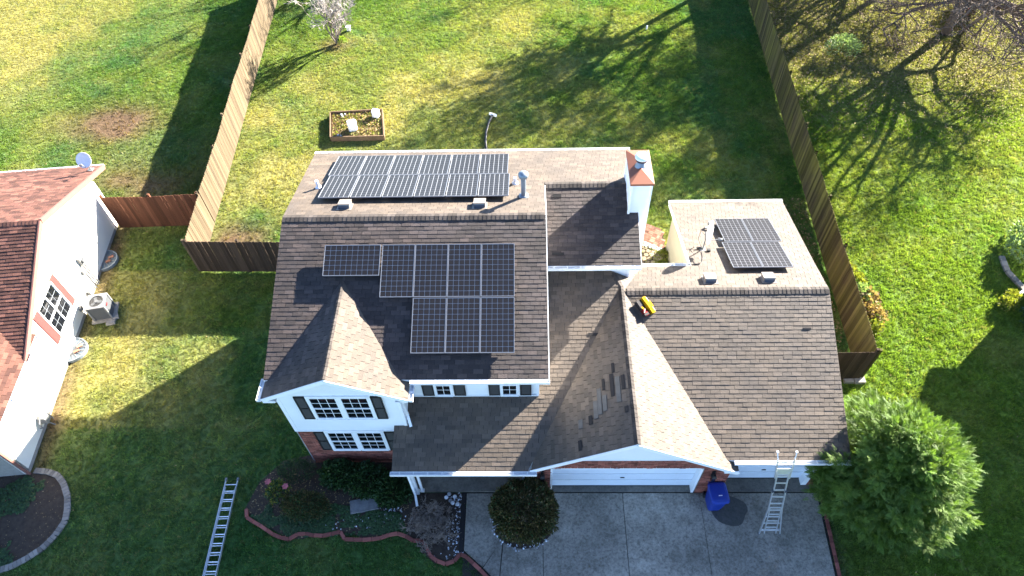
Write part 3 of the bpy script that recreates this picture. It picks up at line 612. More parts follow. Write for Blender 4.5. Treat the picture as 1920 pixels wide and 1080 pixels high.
clad(w1, (0.23, 0, 0), (0, 1, 0), [(11.02, 3.1), (19.1, 3.1), (19.1, 5.3), (15.5, 6.9), (11.02, 5.2)]); clad(w1, (0, 19.1, 0), (-1, 0, 0), [(-3.4, 0), (7.75, 0), (7.75, 5.2), (-3.4, 5.2)])
MB().slab([(-7.73, 11.04, 5.2), (-7.73, 19.08, 5.2), (-7.73, 19.08, 5.6), (-7.73, 15.5, 6.85)], (7.94, 0, 0)).obj('attic', 'siding', H)
w2 = wall_core([(-7.7, 10.14), (-4.05, 10.14), (-4.05, 11.1), (-7.7, 11.1)], 2.6, 5.0, name='wall')
zt = lambda x: min(zWw(x, 0), zWe(x, 0)) - 0.16
MB().slab([(-7.7, 10.14, 4.9), (-4.05, 10.14, 4.9), (-4.05, 10.14, zt(-4.05)), (-5.9, 10.14, zt(-5.9)), (-7.7, 10.14, zt(-7.7))], (0, 2.5, 0)).obj('attic', 'siding', H)
clad(w2, (0, 10.12, 0), (1, 0, 0), [(-7.72, 2.62), (-4.03, 2.62), (-4.03, zt(-4.03)), (-5.9, zt(-5.9)), (-7.72, zt(-7.72))]); clad(w2, (-4.03, 0, 0), (0, 1, 0), [(10.12, 2.62), (11.04, 2.62), (11.04, 5.1), (10.12, 5.1)])
w3 = wall_core([(-7.7, 10.15), (-4.05, 10.15), (-4.05, 11.1), (-7.7, 11.1)], 0.0, 2.6, 'mortar', 'brick_wall')
clad(w3, (0, 10.14, 0), (1, 0, 0), [(-7.71, 0.02), (-4.04, 0.02), (-4.04, 2.6), (-7.71, 2.6)], 'brick'); clad(w3, (-7.71, 0, 0), (0, -1, 0), [(-11.1, 0.02), (-10.14, 0.02), (-10.14, 2.6), (-11.1, 2.6)], 'brick')
MB().bx(-7.76, -4.0, 10.085, 10.14, 2.585, 2.64).obj('band_board', 'trim', H)
MB().bx(-7.77, -7.66, 10.095, 10.2, 2.64, 5.1).obj('corner_board', 'trim', w2); MB().bx(-4.1, -4.0, 10.095, 10.2, 2.64, 4.95).obj('corner_board', 'trim', w2)
MB().bx(0.17, 0.26, 11.0, 11.1, 3.3, 5.1).obj('corner_board', 'trim', w1)
MB().bx(-3.98, 0.24, 10.985, 11.02, 3.27, 3.33).obj('band_board', 'trim', H)
# small rear block, chimney
w4 = wall_core([(0.23, 15.16), (3.38, 15.16), (3.38, 19.08), (0.23, 19.08)], 0, 5.2); clad(w4, (0, 15.14, 0), (1, 0, 0), [(0.5, 4.2), (3.4, 4.2), (3.4, 5.2), (0.5, 5.2)])
clad(w4, (3.4, 0, 0), (0, 1, 0), [(15.14, 0), (19.1, 0), (19.1, 5.5), (17.67, 6.1), (15.14, 5.25)])
MB().slab([(0.25, 15.2, 5.2), (0.25, 19.08, 5.2), (0.25, 19.08, 5.45), (0.25, 17.67, 6.1)], (3.1, 0, 0)).obj('attic', 'siding', H)
MB().bx(3.36, 3.44, 15.1, 15.2, 4.0, 5.2).obj('corner_board', 'trim', w4)
ch = MB().bx(3.40, 4.0, 16.62, 18.1, 0, 7.3).obj('chimney', 'siding', H)
clad(ch, (0, 16.60, 0), (1, 0, 0), [(3.38, 0), (4.02, 0), (4.02, 7.3), (3.38, 7.3)]); clad(ch, (4.02, 0, 0), (0, 1, 0), [(16.6, 0), (18.12, 0), (18.12, 7.3), (16.6, 7.3)]); clad(ch, (3.38, 0, 0), (0, -1, 0), [(-18.12, 5.3), (-16.6, 5.3), (-16.6, 7.3), (-18.12, 7.3)])
for (x, y) in ((3.38, 16.6), (4.02, 16.6), (4.02, 18.12), (3.38, 18.12)): MB().box((x, y, 3.65 + (2.9 if x < 3.5 else 0)), (0.07, 0.07, 7.28 if x > 3.5 else 1.45)).obj('corner_board', 'trim', ch)
cc_ = Vector((3.69, 17.34, 0)); b0 = [(3.30, 16.52), (4.08, 16.52), (4.08, 18.18), (3.30, 18.18)]
mb = MB(); V = [(x, y, 7.28) for x, y in b0] + [(x, y, 7.36) for x, y in b0] + [(3.69, 17.12, 7.50), (3.69, 17.58, 7.50)]
mb.add(V, [(3, 2, 1, 0), (0, 1, 5, 4), (1, 2, 6, 5), (2, 3, 7, 6), (3, 0, 4, 7), (4, 5, 8), (5, 6, 9, 8), (6, 7, 9), (7, 4, 8, 9)]).obj('chimney_cap', 'copper', ch)
MB().lathe((3.70, 17.3, 0), [(0.21, 7.40), (0.19, 7.47), (0.14, 7.50), (0.14, 7.72)], 20).obj('flue', 'galv', ch, True)
MB().lathe((3.70, 17.3, 0), [(0.14, 7.70), (0.20, 7.72), (0.20, 7.82)], 20).obj('flue_screen', 'black', ch, True)
MB().lathe((3.70, 17.3, 0), [(0.235, 7.82), (0.24, 7.86), (0.15, 7.90), (0.02, 7.93)], 24).obj('flue_lid', 'white', ch, True)
# garage walls
w5 = wall_core([(0.1, 9.04), (0.64, 9.04), (0.64, 9.6), (0.12, 9.6)], 0, 2.55, 'mortar', 'brick_wall'); clad(w5, (0, 9.02, 0), (1, 0, 0), [(0.1, .03), (0.64, .03), (0.64, 2.6), (0.1, 2.45)], 'brick')
clad(w5, (0.1, 0, 0), (0, -1, 0), [(-11, .1), (-9.02, .1), (-9.02, 2.45), (-11, 2.45)], 'brick'); wall_core([(0.12, 9.6), (0.3, 9.6), (0.3, 11.1), (0.12, 11.1)], 0, 2.6, 'mortar', 'brick_wall')
w6 = wall_core([(5.56, 9.04), (6.40, 9.04), (6.40, 9.75), (5.56, 9.75)], 0, 2.3, 'mortar', 'brick_wall'); clad(w6, (0, 9.02, 0), (1, 0, 0), [(5.56, .03), (6.42, .03), (6.42, 2.3), (5.56, 2.75)], 'brick'); clad(w6, (6.42, 0, 0), (0, 1, 0), [(9.02, .03), (9.6, .03), (9.6, 2.3), (9.02, 2.3)], 'brick')
w7 = MB().bx(0.64, 5.56, 9.04, 9.25, 2.06, 2.66).obj('brick_wall', 'mortar', H); clad(w7, (0, 9.02, 0), (1, 0, 0), [(0.64, 2.06), (5.56, 2.06), (5.56, 2.64), (0.64, 2.64)], 'brick')
sol = MB()
for k in range(60): sol.bx(0.92 + k * 0.0735, 0.92 + k * 0.0735 + 0.062, 8.99, 9.02, 2.645, 2.745)
tag(sol.obj('soldier_course', 'brick', w7), kind='stuff')
gz_ = lambda x: min(zGw(x, 0), zGe(x, 0)) - 0.15
MB().slab([(0.3, 9.06, 2.3), (5.9, 9.06, 2.3), (5.9, 9.06, gz_(5.9)), (3.1, 9.06, gz_(3.1)), (0.3, 9.06, gz_(.3))], (0, 0.15, 0)).obj('gable_wall', 'siding', H)
wg = MB().slab([(0.7, 9.025, 2.77), (5.5, 9.025, 2.77), (3.1, 9.025, gz_(3.1))], (0, 0.03, 0)).obj('gable_wall', 'siding', H); clad(wg, (0, 9.01, 0), (1, 0, 0), [(0.5, 2.77), (5.7, 2.77), (3.1, gz_(3.1))])
MB().bx(0.55, 5.65, 8.98, 9.02, 2.75, 2.785).obj('band_board', 'trim', H)
def garage_door(x0, x1, y, z1, parent=H, cols=8):
    d = MB().bx(x0, x1, y, y + 0.05, 0.035, z1).obj('garage_door', 'door', parent); rows = 4; rh = (z1 - 0.06) / rows; cw = (x1 - x0) / cols
    for r in range(rows):
        for c in range(cols):
            MB().bx(x0 + c * cw + 0.06, x0 + (c + 1) * cw - 0.06, y - 0.012, y + 0.004, 0.07 + r * rh + 0.05, 0.07 + (r + 1) * rh - 0.06).obj('door_panel', 'door', d)
        MB().bx(x0 + .002, x1 - .002, y - 0.004, y, 0.05 + (r + 1) * rh, 0.056 + (r + 1) * rh).obj('section_joint', 'grey', d)
    MB().bx((x0 + x1) / 2 - .07, (x0 + x1) / 2 + .07, y - 0.03, y - 0.01, 0.75, 0.79).obj('door_handle', 'black', d)
    MB().bx(x0 - .0, x1 + .0, y - .02, y + .02, 0.036, 0.06).obj('door_seal', 'black', d); return d
tag(garage_door(0.68, 5.44, 9.26, 2.1), 'wide white garage door'); tag(garage_door(6.46, 9.24, 9.53, 2.12, cols=4), 'single white garage door behind the leaning ladder')
MB().bx(0.61, 0.68, 9.005, 9.3, .035, 2.1).bx(5.44, 5.52, 9.005, 9.3, .035, 2.1).bx(0.61, 5.52, 9.005, 9.04, 2.05, 2.10).obj('door_trim', 'trim', H)
MB().bx(6.425, 6.46, 9.45, 9.7, .035, 2.14).bx(9.24, 9.42, 9.28, 9.7, .035, 2.3).bx(6.42, 9.42, 9.29, 9.7, 2.12, 2.5).obj('door_trim', 'trim', H)
w8 = wall_core([(9.42, 9.32), (9.88, 9.32), (9.88, 14.4), (9.42, 14.4)], 0, 2.45, 'mortar', 'brick_wall'); clad(w8, (0, 9.30, 0), (1, 0, 0), [(9.42, .03), (9.9, .03), (9.9, 2.45), (9.42, 2.45)], 'brick'); clad(w8, (9.9, 0, 0), (0, 1, 0), [(9.3, 0), (20.2, 0), (20.2, 1.0), (9.3, 1.0)], 'brick')
w9 = wall_core([(6.0, 15.62), (9.88, 15.62), (9.88, 20.2), (6.0, 20.2)], 0, 2.15, 'cream'); wall_core([(3.4, 15.3), (9.88, 15.3), (9.88, 15.62), (3.4, 15.62)], 0, 3.7, 'cream'); wall_core([(6.5, 9.7), (9.87, 9.7), (9.87, 15.3), (6.5, 15.3)], 2.3, 2.5, 'cream', 'ceiling')
MB().slab([(6.0, 15.7, 2.1), (6.0, 20.2, 2.1), (6.0, 20.2, 2.25), (6.0, 15.7, 3.75)], (3.88, 0, 0)).obj('wall', 'cream', H)
MB().slab([(9.8, 9.4, 2.3), (9.8, 14.39, 4.2), (9.8, 20.2, 2.2)], (0.08, 0, 0)).obj('gable_wall', 'siding', H)
MB().bx(0.12, 0.3, 11.0, 15.3, 0, 2.6).obj('wall', 'siding', H)
# porch column, railing-like downspout, door
colm = MB().bx(-4.0, -3.9, 8.93, 9.03, 0.12, 2.34).bx(-4.03, -3.87, 8.90, 9.06, 0.12, 0.24).bx(-4.03, -3.87, 8.90, 9.06, 2.24, 2.34).obj('porch_column', 'trim', H)
MB().bx(-3.82, -3.74, 9.0, 9.06, 0.12, 2.34).bx(-3.85, -3.71, 8.98, 9.09, .12, .2).obj('porch_column', 'trim', H)
MB().beam((-4.16, 8.80, 2.40), (-3.99, 8.83, 2.0), .07, .06).beam((-4.0, 8.83, 2.02), (-4.0, 8.86, 0.25), 0.075, 0.06, (0, 1, 0)).beam((-4.0, 8.86, 0.27), (-3.92, 8.5, 0.10), 0.08, 0.06).obj('downspout', 'trim', H)
MB().beam((0.05, 8.84, 2.38), (0.02, 9.1, 2.1), .07, .06).bx(-0.02, .06, 9.12, 9.2, 0.12, 2.15).obj('downspout', 'trim', H)
MB().bx(-0.32, -0.24, 9.0, 9.08, 0.12, 2.34).obj('porch_column', 'trim', H)
dd = MB().bx(-2.2, -1.3, 10.98, 11.02, .12, 2.2).obj('front_door', 'copperred', H); MB().bx(-2.3, -2.2, 10.97, 11.02, .12, 2.3).bx(-1.3, -1.2, 10.97, 11.02, .12, 2.3).bx(-2.3, -1.2, 10.97, 11.02, 2.2, 2.3).obj('door_frame', 'trim', dd)
for x in (0.34, 5.88):
    l = MB().bx(x - .05, x + .05, 8.970, 9.020, 1.50, 1.90).bx(x - .04, x + .04, 8.840, 8.960, 1.82, 1.84).obj('wall_lantern', 'black', H); MB().bx(x - .06, x + .06, 8.820, 8.940, 1.42, 1.72).obj('lantern_glass', 'glass', l)
    MB().add([(x - .08, 8.800, 1.72), (x + .08, 8.800, 1.72), (x + .08, 8.960, 1.72), (x - .08, 8.960, 1.72), (x, 8.880, 1.84)], [(0, 1, 4), (1, 2, 4), (2, 3, 4), (3, 0, 4), (3, 2, 1, 0)]).obj('lantern_cap', 'black', l)
# windows
def window(x0, x1, z0, z1, y, nx_=3, nz=2, blinds=False, parent=H, fr=0.045):
    W = MB().bx(x0, x1, y - .045, y - .005, z0, z0 + fr).bx(x0, x1, y - .045, y - .005, z1 - fr, z1).bx(x0, x0 + fr, y - .044, y - .006, z0, z1).bx(x1 - fr, x1, y - .044, y - .006, z0, z1).bx(x0 + fr, x1 - fr, y - .05, y - .008, (z0 + z1) / 2 - .025, (z0 + z1) / 2 + .025).obj('window', 'trim', parent)
    zm = (z0 + z1) / 2; MB().bx(x0 - .03, x1 + .03, y - .07, y - .0, z0 - .03, z0).obj('window_sill', 'trim', W)
    mu = MB()
    for (a, b_, yy) in ((z0 + fr, zm - .025, y - .02), (zm + .025, z1 - fr, y - .028)):
        cw = (x1 - x0 - 2 * fr) / nx_; hh = (b_ - a) / nz
        for i in range(nx_):
            for j in range(nz):
                pn = MB().bx(x0 + fr + i * cw + .007, x0 + fr + (i + 1) * cw - .007, yy, yy + .004, a + j * hh + .007, a + (j + 1) * hh - .007).obj('pane', 'glass', W)
        for i in range(1, nx_): mu.bx(x0 + fr + i * cw - .008, x0 + fr + i * cw + .008, yy - .008, yy + .004, a, b_)
        for j in range(1, nz): mu.bx(x0 + fr, x1 - fr, yy - .007, yy + .005, a + j * hh - .008, a + j * hh + .008)
    mu.obj('muntin', 'trim', W)
    MB().bx(x0 + .01, x1 - .01, y + .0, y + .006, z0 + .01, z1 - .01).obj('blind' if blinds else 'dark_room', 'curtain' if blinds else 'black', W); return W
def shutter(x0, x1, z0, z1, y, parent=H):
    S = MB().bx(x0, x0 + .04, y - .04, y, z0, z1).bx(x1 - .04, x1, y - .04, y, z0, z1).bx(x0, x1, y - .039, y, z0, z0 + .05).bx(x0, x1, y - .039, y, z1 - .05, z1).bx(x0, x1, y - .039, y, (z0 + z1) / 2 - .03, (z0 + z1) / 2 + .03).obj('shutter', 'shutter', parent)
    mb = MB(); z = z0 + .06
    while z < z1 - .06:
        mb.add([(x0 + .04, y - .03, z), (x1 - .04, y - .03, z), (x1 - .04, y - .008, z + .035), (x0 + .04, y - .008, z + .035), (x0 + .04, y, z), (x1 - .04, y, z)], [(0, 1, 2, 3), (0, 4, 5, 1)]); z += .04
    tag(mb.obj('louvre', 'shutter', S), kind='stuff')
for (z0, z1) in ((3.54, 4.90), (1.17, 2.50)):
    y = 10.10 if z0 > 3 else 10.125
    MB().bx(-6.84, -4.86, y - .035, y + .01, z0 - .07, z0 - .001).bx(-6.84, -4.86, y - .035, y + .01, z1 + .001, z1 + .07).bx(-6.84, -6.77, y - .035, y + .01, z0, z1).bx(-4.93, -4.86, y - .035, y + .01, z0, z1).bx(-5.90, -5.80, y - .035, y + .01, z0, z1).obj('window_casing', 'trim', H)
    window(-6.77, -5.90, z0, z1, y); window(-5.80, -4.93, z0, z1, y)
    shutter(-7.19, -6.85, z0 - .03, z1 + .03, y); shutter(-4.85, -4.52, z0 - .03, z1 + .03, y)
bs_ = MB()
for k in range(26): bs_.bx(-6.84 + k * .0765, -6.84 + k * .0765 + .066, 10.09, 10.14, 0.99, 1.10)
tag(bs_.obj('brick_sill', 'brick', w3), kind='stuff')
for (a, b_, c, d) in ((-3.50, -3.13, -3.08, -2.56), (-1.36, -1.0, -0.95, -0.43)):
    MB().bx(c - .06, c, 10.97, 11.01, 3.36, 4.7).bx(d, d + .06, 10.97, 11.01, 3.36, 4.7).bx(c - .06, d + .06, 10.97, 11.01, 4.7, 4.76).obj('window_casing', 'trim', H)
    window(c, d, 3.38, 4.7, 11.0, 2, 2, True); shutter(a, b_, 3.36, 4.74, 11.0); shutter(d + .08, d + .08 + (b_ - a), 3.36, 4.74, 11.0)
MB().beam((-4.0, 10.22, 5.0), (-3.97, 10.3, 3.3), .09, .07, (0, 1, 0)).beam((-3.97, 10.3, 3.35), (-3.86, 10.0, 3.10), .09, .07).obj('downspout', 'trim', H)

# roof furniture (fixed to the roof, seen on its own)
def roof_frame(f, slopev, x, y):
    nn = Vector((0, -slopev, 1)).normalized(); up = Vector((0, 1, slopev)).normalized(); return Matrix((Vector((1, 0, 0)), up, nn)).transposed(), Vector((x, y, f(x, y)))
def box_vent(x, y, f, sv, hood):
    R, O = roof_frame(f, sv, x, y); mb = MB(); V = [(-.2, -.2, .015), (.2, -.2, .015), (.2, .2, .015), (-.2, .2, .015), (-.2, -.2, .15), (.2, -.2, .15), (.19, .12, .17), (-.19, .12, .17)]
    V = [R @ Vector(v) + O for v in V]; v_ = mb.add(V, [(4, 5, 6, 7), (2, 3, 7, 6), (0, 3, 7, 4)[::-1], (1, 5, 6, 2)][0:4]).obj('roof_vent', 'ventgrey', H)
    MB().add([R @ Vector(p) + O for p in ((-.19, -.19, .02), (.19, -.19, .02), (.19, -.197, .145), (-.19, -.197, .145))], [(0, 1, 2, 3)]).obj('vent_grille', 'ventblue', v_); return v_
def bvent(x, y, f, sv):
    R, O = roof_frame(f, sv, x, y)
    v_ = MB().box(O + R @ Vector((0, .02, .09)), (.38, .36, .15), R=R).box(O + R @ Vector((0, 0.03, .172)), (.40, .37, .014), R=R).obj('roof_vent', 'ventgrey', H)
    MB().box(O + R @ Vector((0, -.175, .09)), (.34, .03, .13), R=R).obj('vent_grille', 'ventblue', v_)
    MB().box(O + R @ Vector((0, 0.0, .02)), (.5, .5, .008), R=R).obj('flashing', 'ventgrey', v_)
for (x, y) in ((-6.15, 16.2), (-1.65, 16.17)): bvent(x, y, zM_N, -Kk)
for (x, y) in ((6.24, 14.98), (8.25, 15.0)): bvent(x, y, zN, -.333)
def pipe_vent(x, y, f, r, h, m='white', capd=False):
    z = f(x, y); pv = MB().tube([(x, y, z - .05), (x, y, z + h)], r, 14).obj('vent_pipe', m, H, False); MB().lathe((x, y, z), [(r * 2.2, -.02), (r * 2.0, .05), (r * 1.1, .1)], 16).obj('pipe_flashing', m, pv, True)
    if capd: MB().lathe((x, y, z + h), [(r * 1.2, -.06), (r * 1.9, -.03), (r * 2.0, .08), (r * 1.5, .13), (r * .3, .17)], 18).obj('pipe_cap', m, pv, True)
pipe_vent(-7.41, 17.6, zM_N, 0.055, 0.36); pipe_vent(-0.5, 17.75, zM_N, 0.06, 0.30, 'white', False); pipe_vent(-0.2, 16.8, zM_N, 0.085, 0.95, 'galv', True)

# ================================================================== SOLAR PANELS
def panel_meshes(nx_, ny_, wd, ht):
    fr = MB(); t_ = 0.035; k = 0.014
    fr.bx(-wd / 2, wd / 2, -ht / 2, -ht / 2 + k, -t_, .004).bx(-wd / 2, wd / 2, ht / 2 - k, ht / 2, -t_, .004).bx(-wd / 2, -wd / 2 + k, -ht / 2 + k, ht / 2 - k, -t_, .004).bx(wd / 2 - k, wd / 2, -ht / 2 + k, ht / 2 - k, -t_, .004)
    bs = MB().bx(-wd / 2 + k, wd / 2 - k, -ht / 2 + k, ht / 2 - k, -.012, -.006)
    ce = MB(); cw = (wd - 2 * k - .01) / nx_; c2 = (ht - 2 * k - .01) / ny_
    for i in range(nx_):
        for j in range(ny_):
            x = -wd / 2 + k + .005 + i * cw; y = -ht / 2 + k + .005 + j * c2
            ce.bx(x + .0068, x + cw - .0068, y + .0068, y + c2 - .0068, -.004, -.002)
    rl = MB().bx(-wd / 2 + .0, wd / 2, -ht * .28 - .02, -ht * .28 + .02, -.075, -.036).bx(-wd / 2, wd / 2, ht * .28 - .02, ht * .28 + .02, -.075, -.036)
    return fr.mesh('solar_panel', 'panelframe'), bs.mesh('backsheet', 'backsheet'), ce.mesh('cells', 'cell'), rl.mesh('mounting_rail', 'alu')
PM = {'p': panel_meshes(6, 10, 1.035, 1.745), 'l': panel_meshes(10, 6, 1.78, 1.035)}
def solar(kind, x, y, f, sv, label, group, lift=0.19):
    R, O = roof_frame(f, sv, x, y); fr, bs, ce, rl = PM[kind]
    root = bpy.data.objects.new('solar_panel', fr); COL.objects.link(root); root.matrix_world = Matrix.Translation(O + R @ Vector((0, 0, lift))) @ R.to_4x4()
    tag(root, label, 'solar panel', group)
    for nm, me_ in (('backsheet', bs), ('cell_grid', ce), ('mounting_rail', rl)):
        c = bpy.data.objects.new(nm, me_); COL.objects.link(c); c.parent = root
    return root
gS = 'dark solar panels on the front slope of the tall roof'; ordn = ['first', 'second', 'third', 'fourth', 'fifth', 'sixth']
cg = 0.949
solar('l', -5.61, 14.02, zM_S, Kk, 'dark solar panel turned sideways, alone at the left on the front roof slope', gS)
for k in range(4): solar('p', -4.145 + k * 1.047, 13.68, zM_S, Kk, '%s upright panel from the left, in the upper row of the front roof slope' % ordn[k], gS)
for k in range(3): solar('p', -3.10 + k * 1.047, 12.0, zM_S, Kk, '%s dark panel from the left, in the lower row above the upstairs windows' % ordn[k], gS)
gN = 'grey glinting solar panels on the rear slope of the tall roof'
for r_ in range(2):
    for k in range(6): solar('p', -6.68 + k * 1.078 + (0.07 if r_ == 0 else 0.0) - .0, 17.36 + r_ * 1.68, zM_N, -Kk, '%s panel from the left on the rear roof slope, row nearer the %s' % (ordn[k], 'ridge' if r_ == 0 else 'back gutter'), gN)
gG = 'pale solar panels on the rear slope of the garage roof'
for r_ in range(2):
    for k in range(2): solar('p', 7.68 + k * 1.06 + r_ * .13, 16.33 + r_ * 1.72, zN, -.333, '%s pale panel on the garage roof, in the row nearer the %s' % (('left', 'right')[k], ('ridge', 'back eave')[r_]), gG)

# ================================================================== ROOF THINGS
def dish(x, y, z, aim, label, r=0.36, mast=0.75, back=True):
    T = thing('satellite_dish', label, 'satellite dish', (x, y, z)); A = Vector(aim).normalized(); C0 = Vector((x, y, z + mast))
    MB().tube([(x, y, z), (x, y, z + mast * .55), C0 - A * 0.08], 0.024, 10).obj('mast', 'ltgrey', T); MB().box((x, y, z + .01), (.22, .22, .03)).obj('foot_plate', 'ltgrey', T)
    R = A.to_track_quat('Z', 'Y').to_matrix(); prof = []
    for k in range(9): q = k / 8; prof.append((r * q + .002, 0.09 * q * q))
    prof2 = prof + [(r, .098)] + [(r * q / 8, 0.09 * (q / 8) ** 2 + .012) for q in range(8, -1, -1)]
    mb = MB(); n_ = 28; V = []; F = []
    for (rr, zz) in prof2:
        for k in range(n_): a = 6.2832 * k / n_; V.append(R @ Vector((max(rr, .001) * math.cos(a) * .93, max(rr, .001) * math.sin(a), zz)) + C0)
    for i in range(len(prof2) - 1):
        for k in range(n_): F.append((i * n_ + k, i * n_ + (k + 1) % n_, (i + 1) * n_ + (k + 1) % n_, (i + 1) * n_ + k))
    mb.add(V, F).obj('reflector', 'white', T, True)
    lo = R @ Vector((0, -r * .9, .05)) + C0; fe = R @ Vector((0, -r * .5, .48)) + C0
    MB().tube([lo, fe], 0.016, 8).obj('feed_arm', 'ltgrey', T); MB().tube([fe, fe - A * .1], .035, 10).box(fe + Vector((0, 0, -.03)), (.14, .07, .08)).obj('receiver', 'ltgrey', T); return T
D1 = dish(6.42, 16.95, zN(6.42, 16.95) + .02, (0.9, -0.42, 0.2), 'white satellite dish seen edge-on beside the pale panels on the garage roof', 0.46, 0.95)
cb = MB().tube([(6.42, 16.9, 3.56), (6.2, 16.95, 3.55), (6.0, 16.75, 3.62), (5.95, 16.95, 3.58), (6.15, 17.1, 3.52)], 0.012, 5); cb.tube([(6.35, 16.8, 3.63), (6.3, 16.4, 3.76), (6.2, 16.1, 3.86), (6.0, 15.95, 3.92), (5.7, 15.93, 3.93)], 0.011, 5); cb.tube([(6.4, 16.9, 3.6), (6.28, 17.3, 3.75), (6.36, 17.5, 4.0), (6.42, 17.1, 4.2)], .01, 5)
cb.obj('cable', 'black', D1)
MB().box((6.62, 16.85, 3.64), (.12, .1, .07)).box((6.3, 17.0, 3.6), (.2, .06, .05)).obj('ground_block', 'black', D1)
jb = MB().box((7.0, 18.4, zN(7, 18.4) + .1), (.34, .1, .05)).tube([(7.02, 18.62, 3.1), (7.02, 18.62, 3.26)], .05, 10)
tag(jb.obj('junction_box', 'ltgrey', H), None)
# yellow tool on the gable slope
nn = Vector((.6, 0, 1)).normalized(); dn = Vector((1, 0, -.6)).normalized(); R = Matrix((dn, nn.cross(dn), nn)).transposed()
O = Vector((3.80, 13.80, zP(3.8, 13.8) - .02))
TL = thing('tool_case', 'bright yellow tool case lying open with red and black tools on the garage roof valley', 'tool case', O)
Rz = R @ Matrix.Rotation(rad(-52), 3, 'Z')
def lb(c, d, m, nm, rr=0): MB().box(O + Rz @ (Vector(c) * 1.2), tuple(q_ * 1.2 for q_ in d), R=Rz @ Matrix.Rotation(rr, 3, 'Z')).obj(nm, m, TL)
MB().box(O + Rz @ Vector((0, .12, .14)), (.64, .17, .18), R=Rz).box(O + Rz @ Vector((0, .13, .2)), (.24, .24, .12), R=Rz).obj('case_body', 'yellow', TL)
lb((-.15, .13, .225), (.16, .02, .012), 'black', 'slot'); lb((.17, .13, .225), (.14, .02, .012), 'black', 'slot')
lb((-.12, -.08, .06), (.26, .22, .1), 'felt', 'tray'); lb((.14, -.07, .07), (.2, .2, .1), 'red', 'red_tool'); lb((.2, -.14, .08), (.06, .2, .1), 'felt', 'grip'); lb((.0, -.12, .09), (.09, .05, .06), 'yellow', 'tape', .5); lb((.08, -.12, .12), (.03, .22, .03), 'pink', 'red_tool', .6)

# ================================================================== NEIGHBOUR HOUSE (left)
NB = thing('neighbour_house', 'cream-walled house with red-brown roof and pink shutters cut by the left edge', 'house', (-19, 16, 0))
A0 = Vector((-19.17, 22.1, 0)); EU = Vector((0.0935, -0.9956, 0)).normalized(); EN = Vector((0.9956, 0.0935, 0)).normalized()   # along the wall, outwards
def nb(s, z, o_=0.0): return A0 + EU * s + EN * o_ + Vector((0, 0, z))
S = lambda y: (22.1 - y) / 0.9956
zr, zb, sr, se0, se1 = 4.42, 2.42, S(17.98), S(23.2), S(12.95)
def nslab(name, pts, m, th_=.14, store=None):
    ob = MB().slab(pts, (0, 0, -th_)).obj(name, 'pinktrim', NB)
    return ob
OV = 0.10; W_ = -16.0
NSH = []
def nslope(pts, updir, m='shingle_red'):
    pl_up = Vector(updir).normalized(); d = Vector((updir[0], updir[1], 0)).normalized(); U = d.cross(Vector((0, 0, 1))).normalized(); pl = Plane(pts[0], U, pl_up)
    sb_ = MB().slab([p - pl.N * .002 for p in pts], (0, 0, -.13)); sb_.mi[0] = 1; sb_.mi[1] = 1; ob = sb_.obj('roof_slope', ['pinktrim', 'felt'], NB); mb = MB()
    for V, F, _ in tiles(pl, pts, .142, .30, (.01, 0), .020, .004, .5, .1, vary=.008): mb.add(V, F)
    tag(mb.obj('shingles', m, ob), kind='stuff'); return ob
gN_ = (zr - zb) / (sr - se0); gS_ = (zr - zb) / (se1 - sr)
n1_ = nslope([nb(se0, zb, OV), nb(se0, zb, W_), nb(sr, zr, W_), nb(sr, zr, OV)], EU + Vector((0, 0, gN_)))
n2_ = nslope([nb(se1, zb, OV), nb(sr, zr, OV), nb(sr, zr, W_), nb(se1, zb, W_)], -EU + Vector((0, 0, gS_)))
a_, b_ = nb(sr, zr, OV), nb(sr, zr, W_)
caps(n2_, b_, a_, (gN_, gS_), 'shingle_red')
# south wing with eave along the side wall
sw0, sw1 = S(14.1), S(9.35)
k_ = 0.42
n3_ = nslope([nb(sw0, 2.42, .12), nb(sw0 - 0.0 - 0, 2.42 + k_ * 2.6, -2.48), nb(sw1, 2.42 + k_ * 2.6, -2.48), nb(sw1, 2.42, .12)], -EN + Vector((0, 0, k_)))
MB().slab([nb(0, 0, 0), nb(S(9.7), 0, 0), nb(S(9.7), 2.3, 0), nb(se1, 2.3, 0), nb(sr, 4.25, 0), nb(0, 2.5, 0)], EN * -0.15).obj('wall', 'nwall', NB)
MB().slab([nb(0.0, 0, 0), nb(0, 0, -14), nb(0, 2.4, -14), nb(0, 2.4, 0)], EU * .15).obj('wall', 'nwall', NB)
mbw = MB().slab([nb(S(9.7), 0, 0), nb(S(9.7), 0, -14), nb(S(9.7), 2.35, -14), nb(S(9.7), 2.35, 0)], EU * -.15).obj('wall', 'block', NB)  # front wall coloured greyer than the side wall to stand for shade
MB().slab([nb(0, 0, .012), nb(S(9.7), 0, .012), nb(S(9.7), .16, .012), nb(0, .16, .012)], EN * -0.01).obj('foundation', 'block', NB)
def nfas(a, b_, m='pinktrim', h=.2, wd=.04, nm='rake_board'): return MB().beam(a + Vector((0, 0, -h / 2 + .03)), b_ + Vector((0, 0, -h / 2 + .03)), wd, h).obj(nm, m, NB)
nfas(nb(se0, zb, OV + .02), nb(sr, zr, OV + .02), wd=.09); nfas(nb(sr, zr, OV + .02), nb(se1, zb, OV + .02), wd=.06)
MB().beam(nb(S(9.7), 0, .01), nb(S(9.7), 2.2, .01), .08, .08).obj('corner_board', 'pinktrim', NB)
MB().beam(nb(0.03, 0, .01), nb(0.03, 2.5, .01), .06, .06).obj('corner_board', 'trim', NB)
gg = lambda a, b_, o_: gutter(a, b_, o_, NB)
gg(nb(se0, zb - .06, OV), nb(se0, zb - .06, W_), -EU); gg(nb(S(14.0), 2.38, .13), nb(sw1, 2.38, .13), EN)
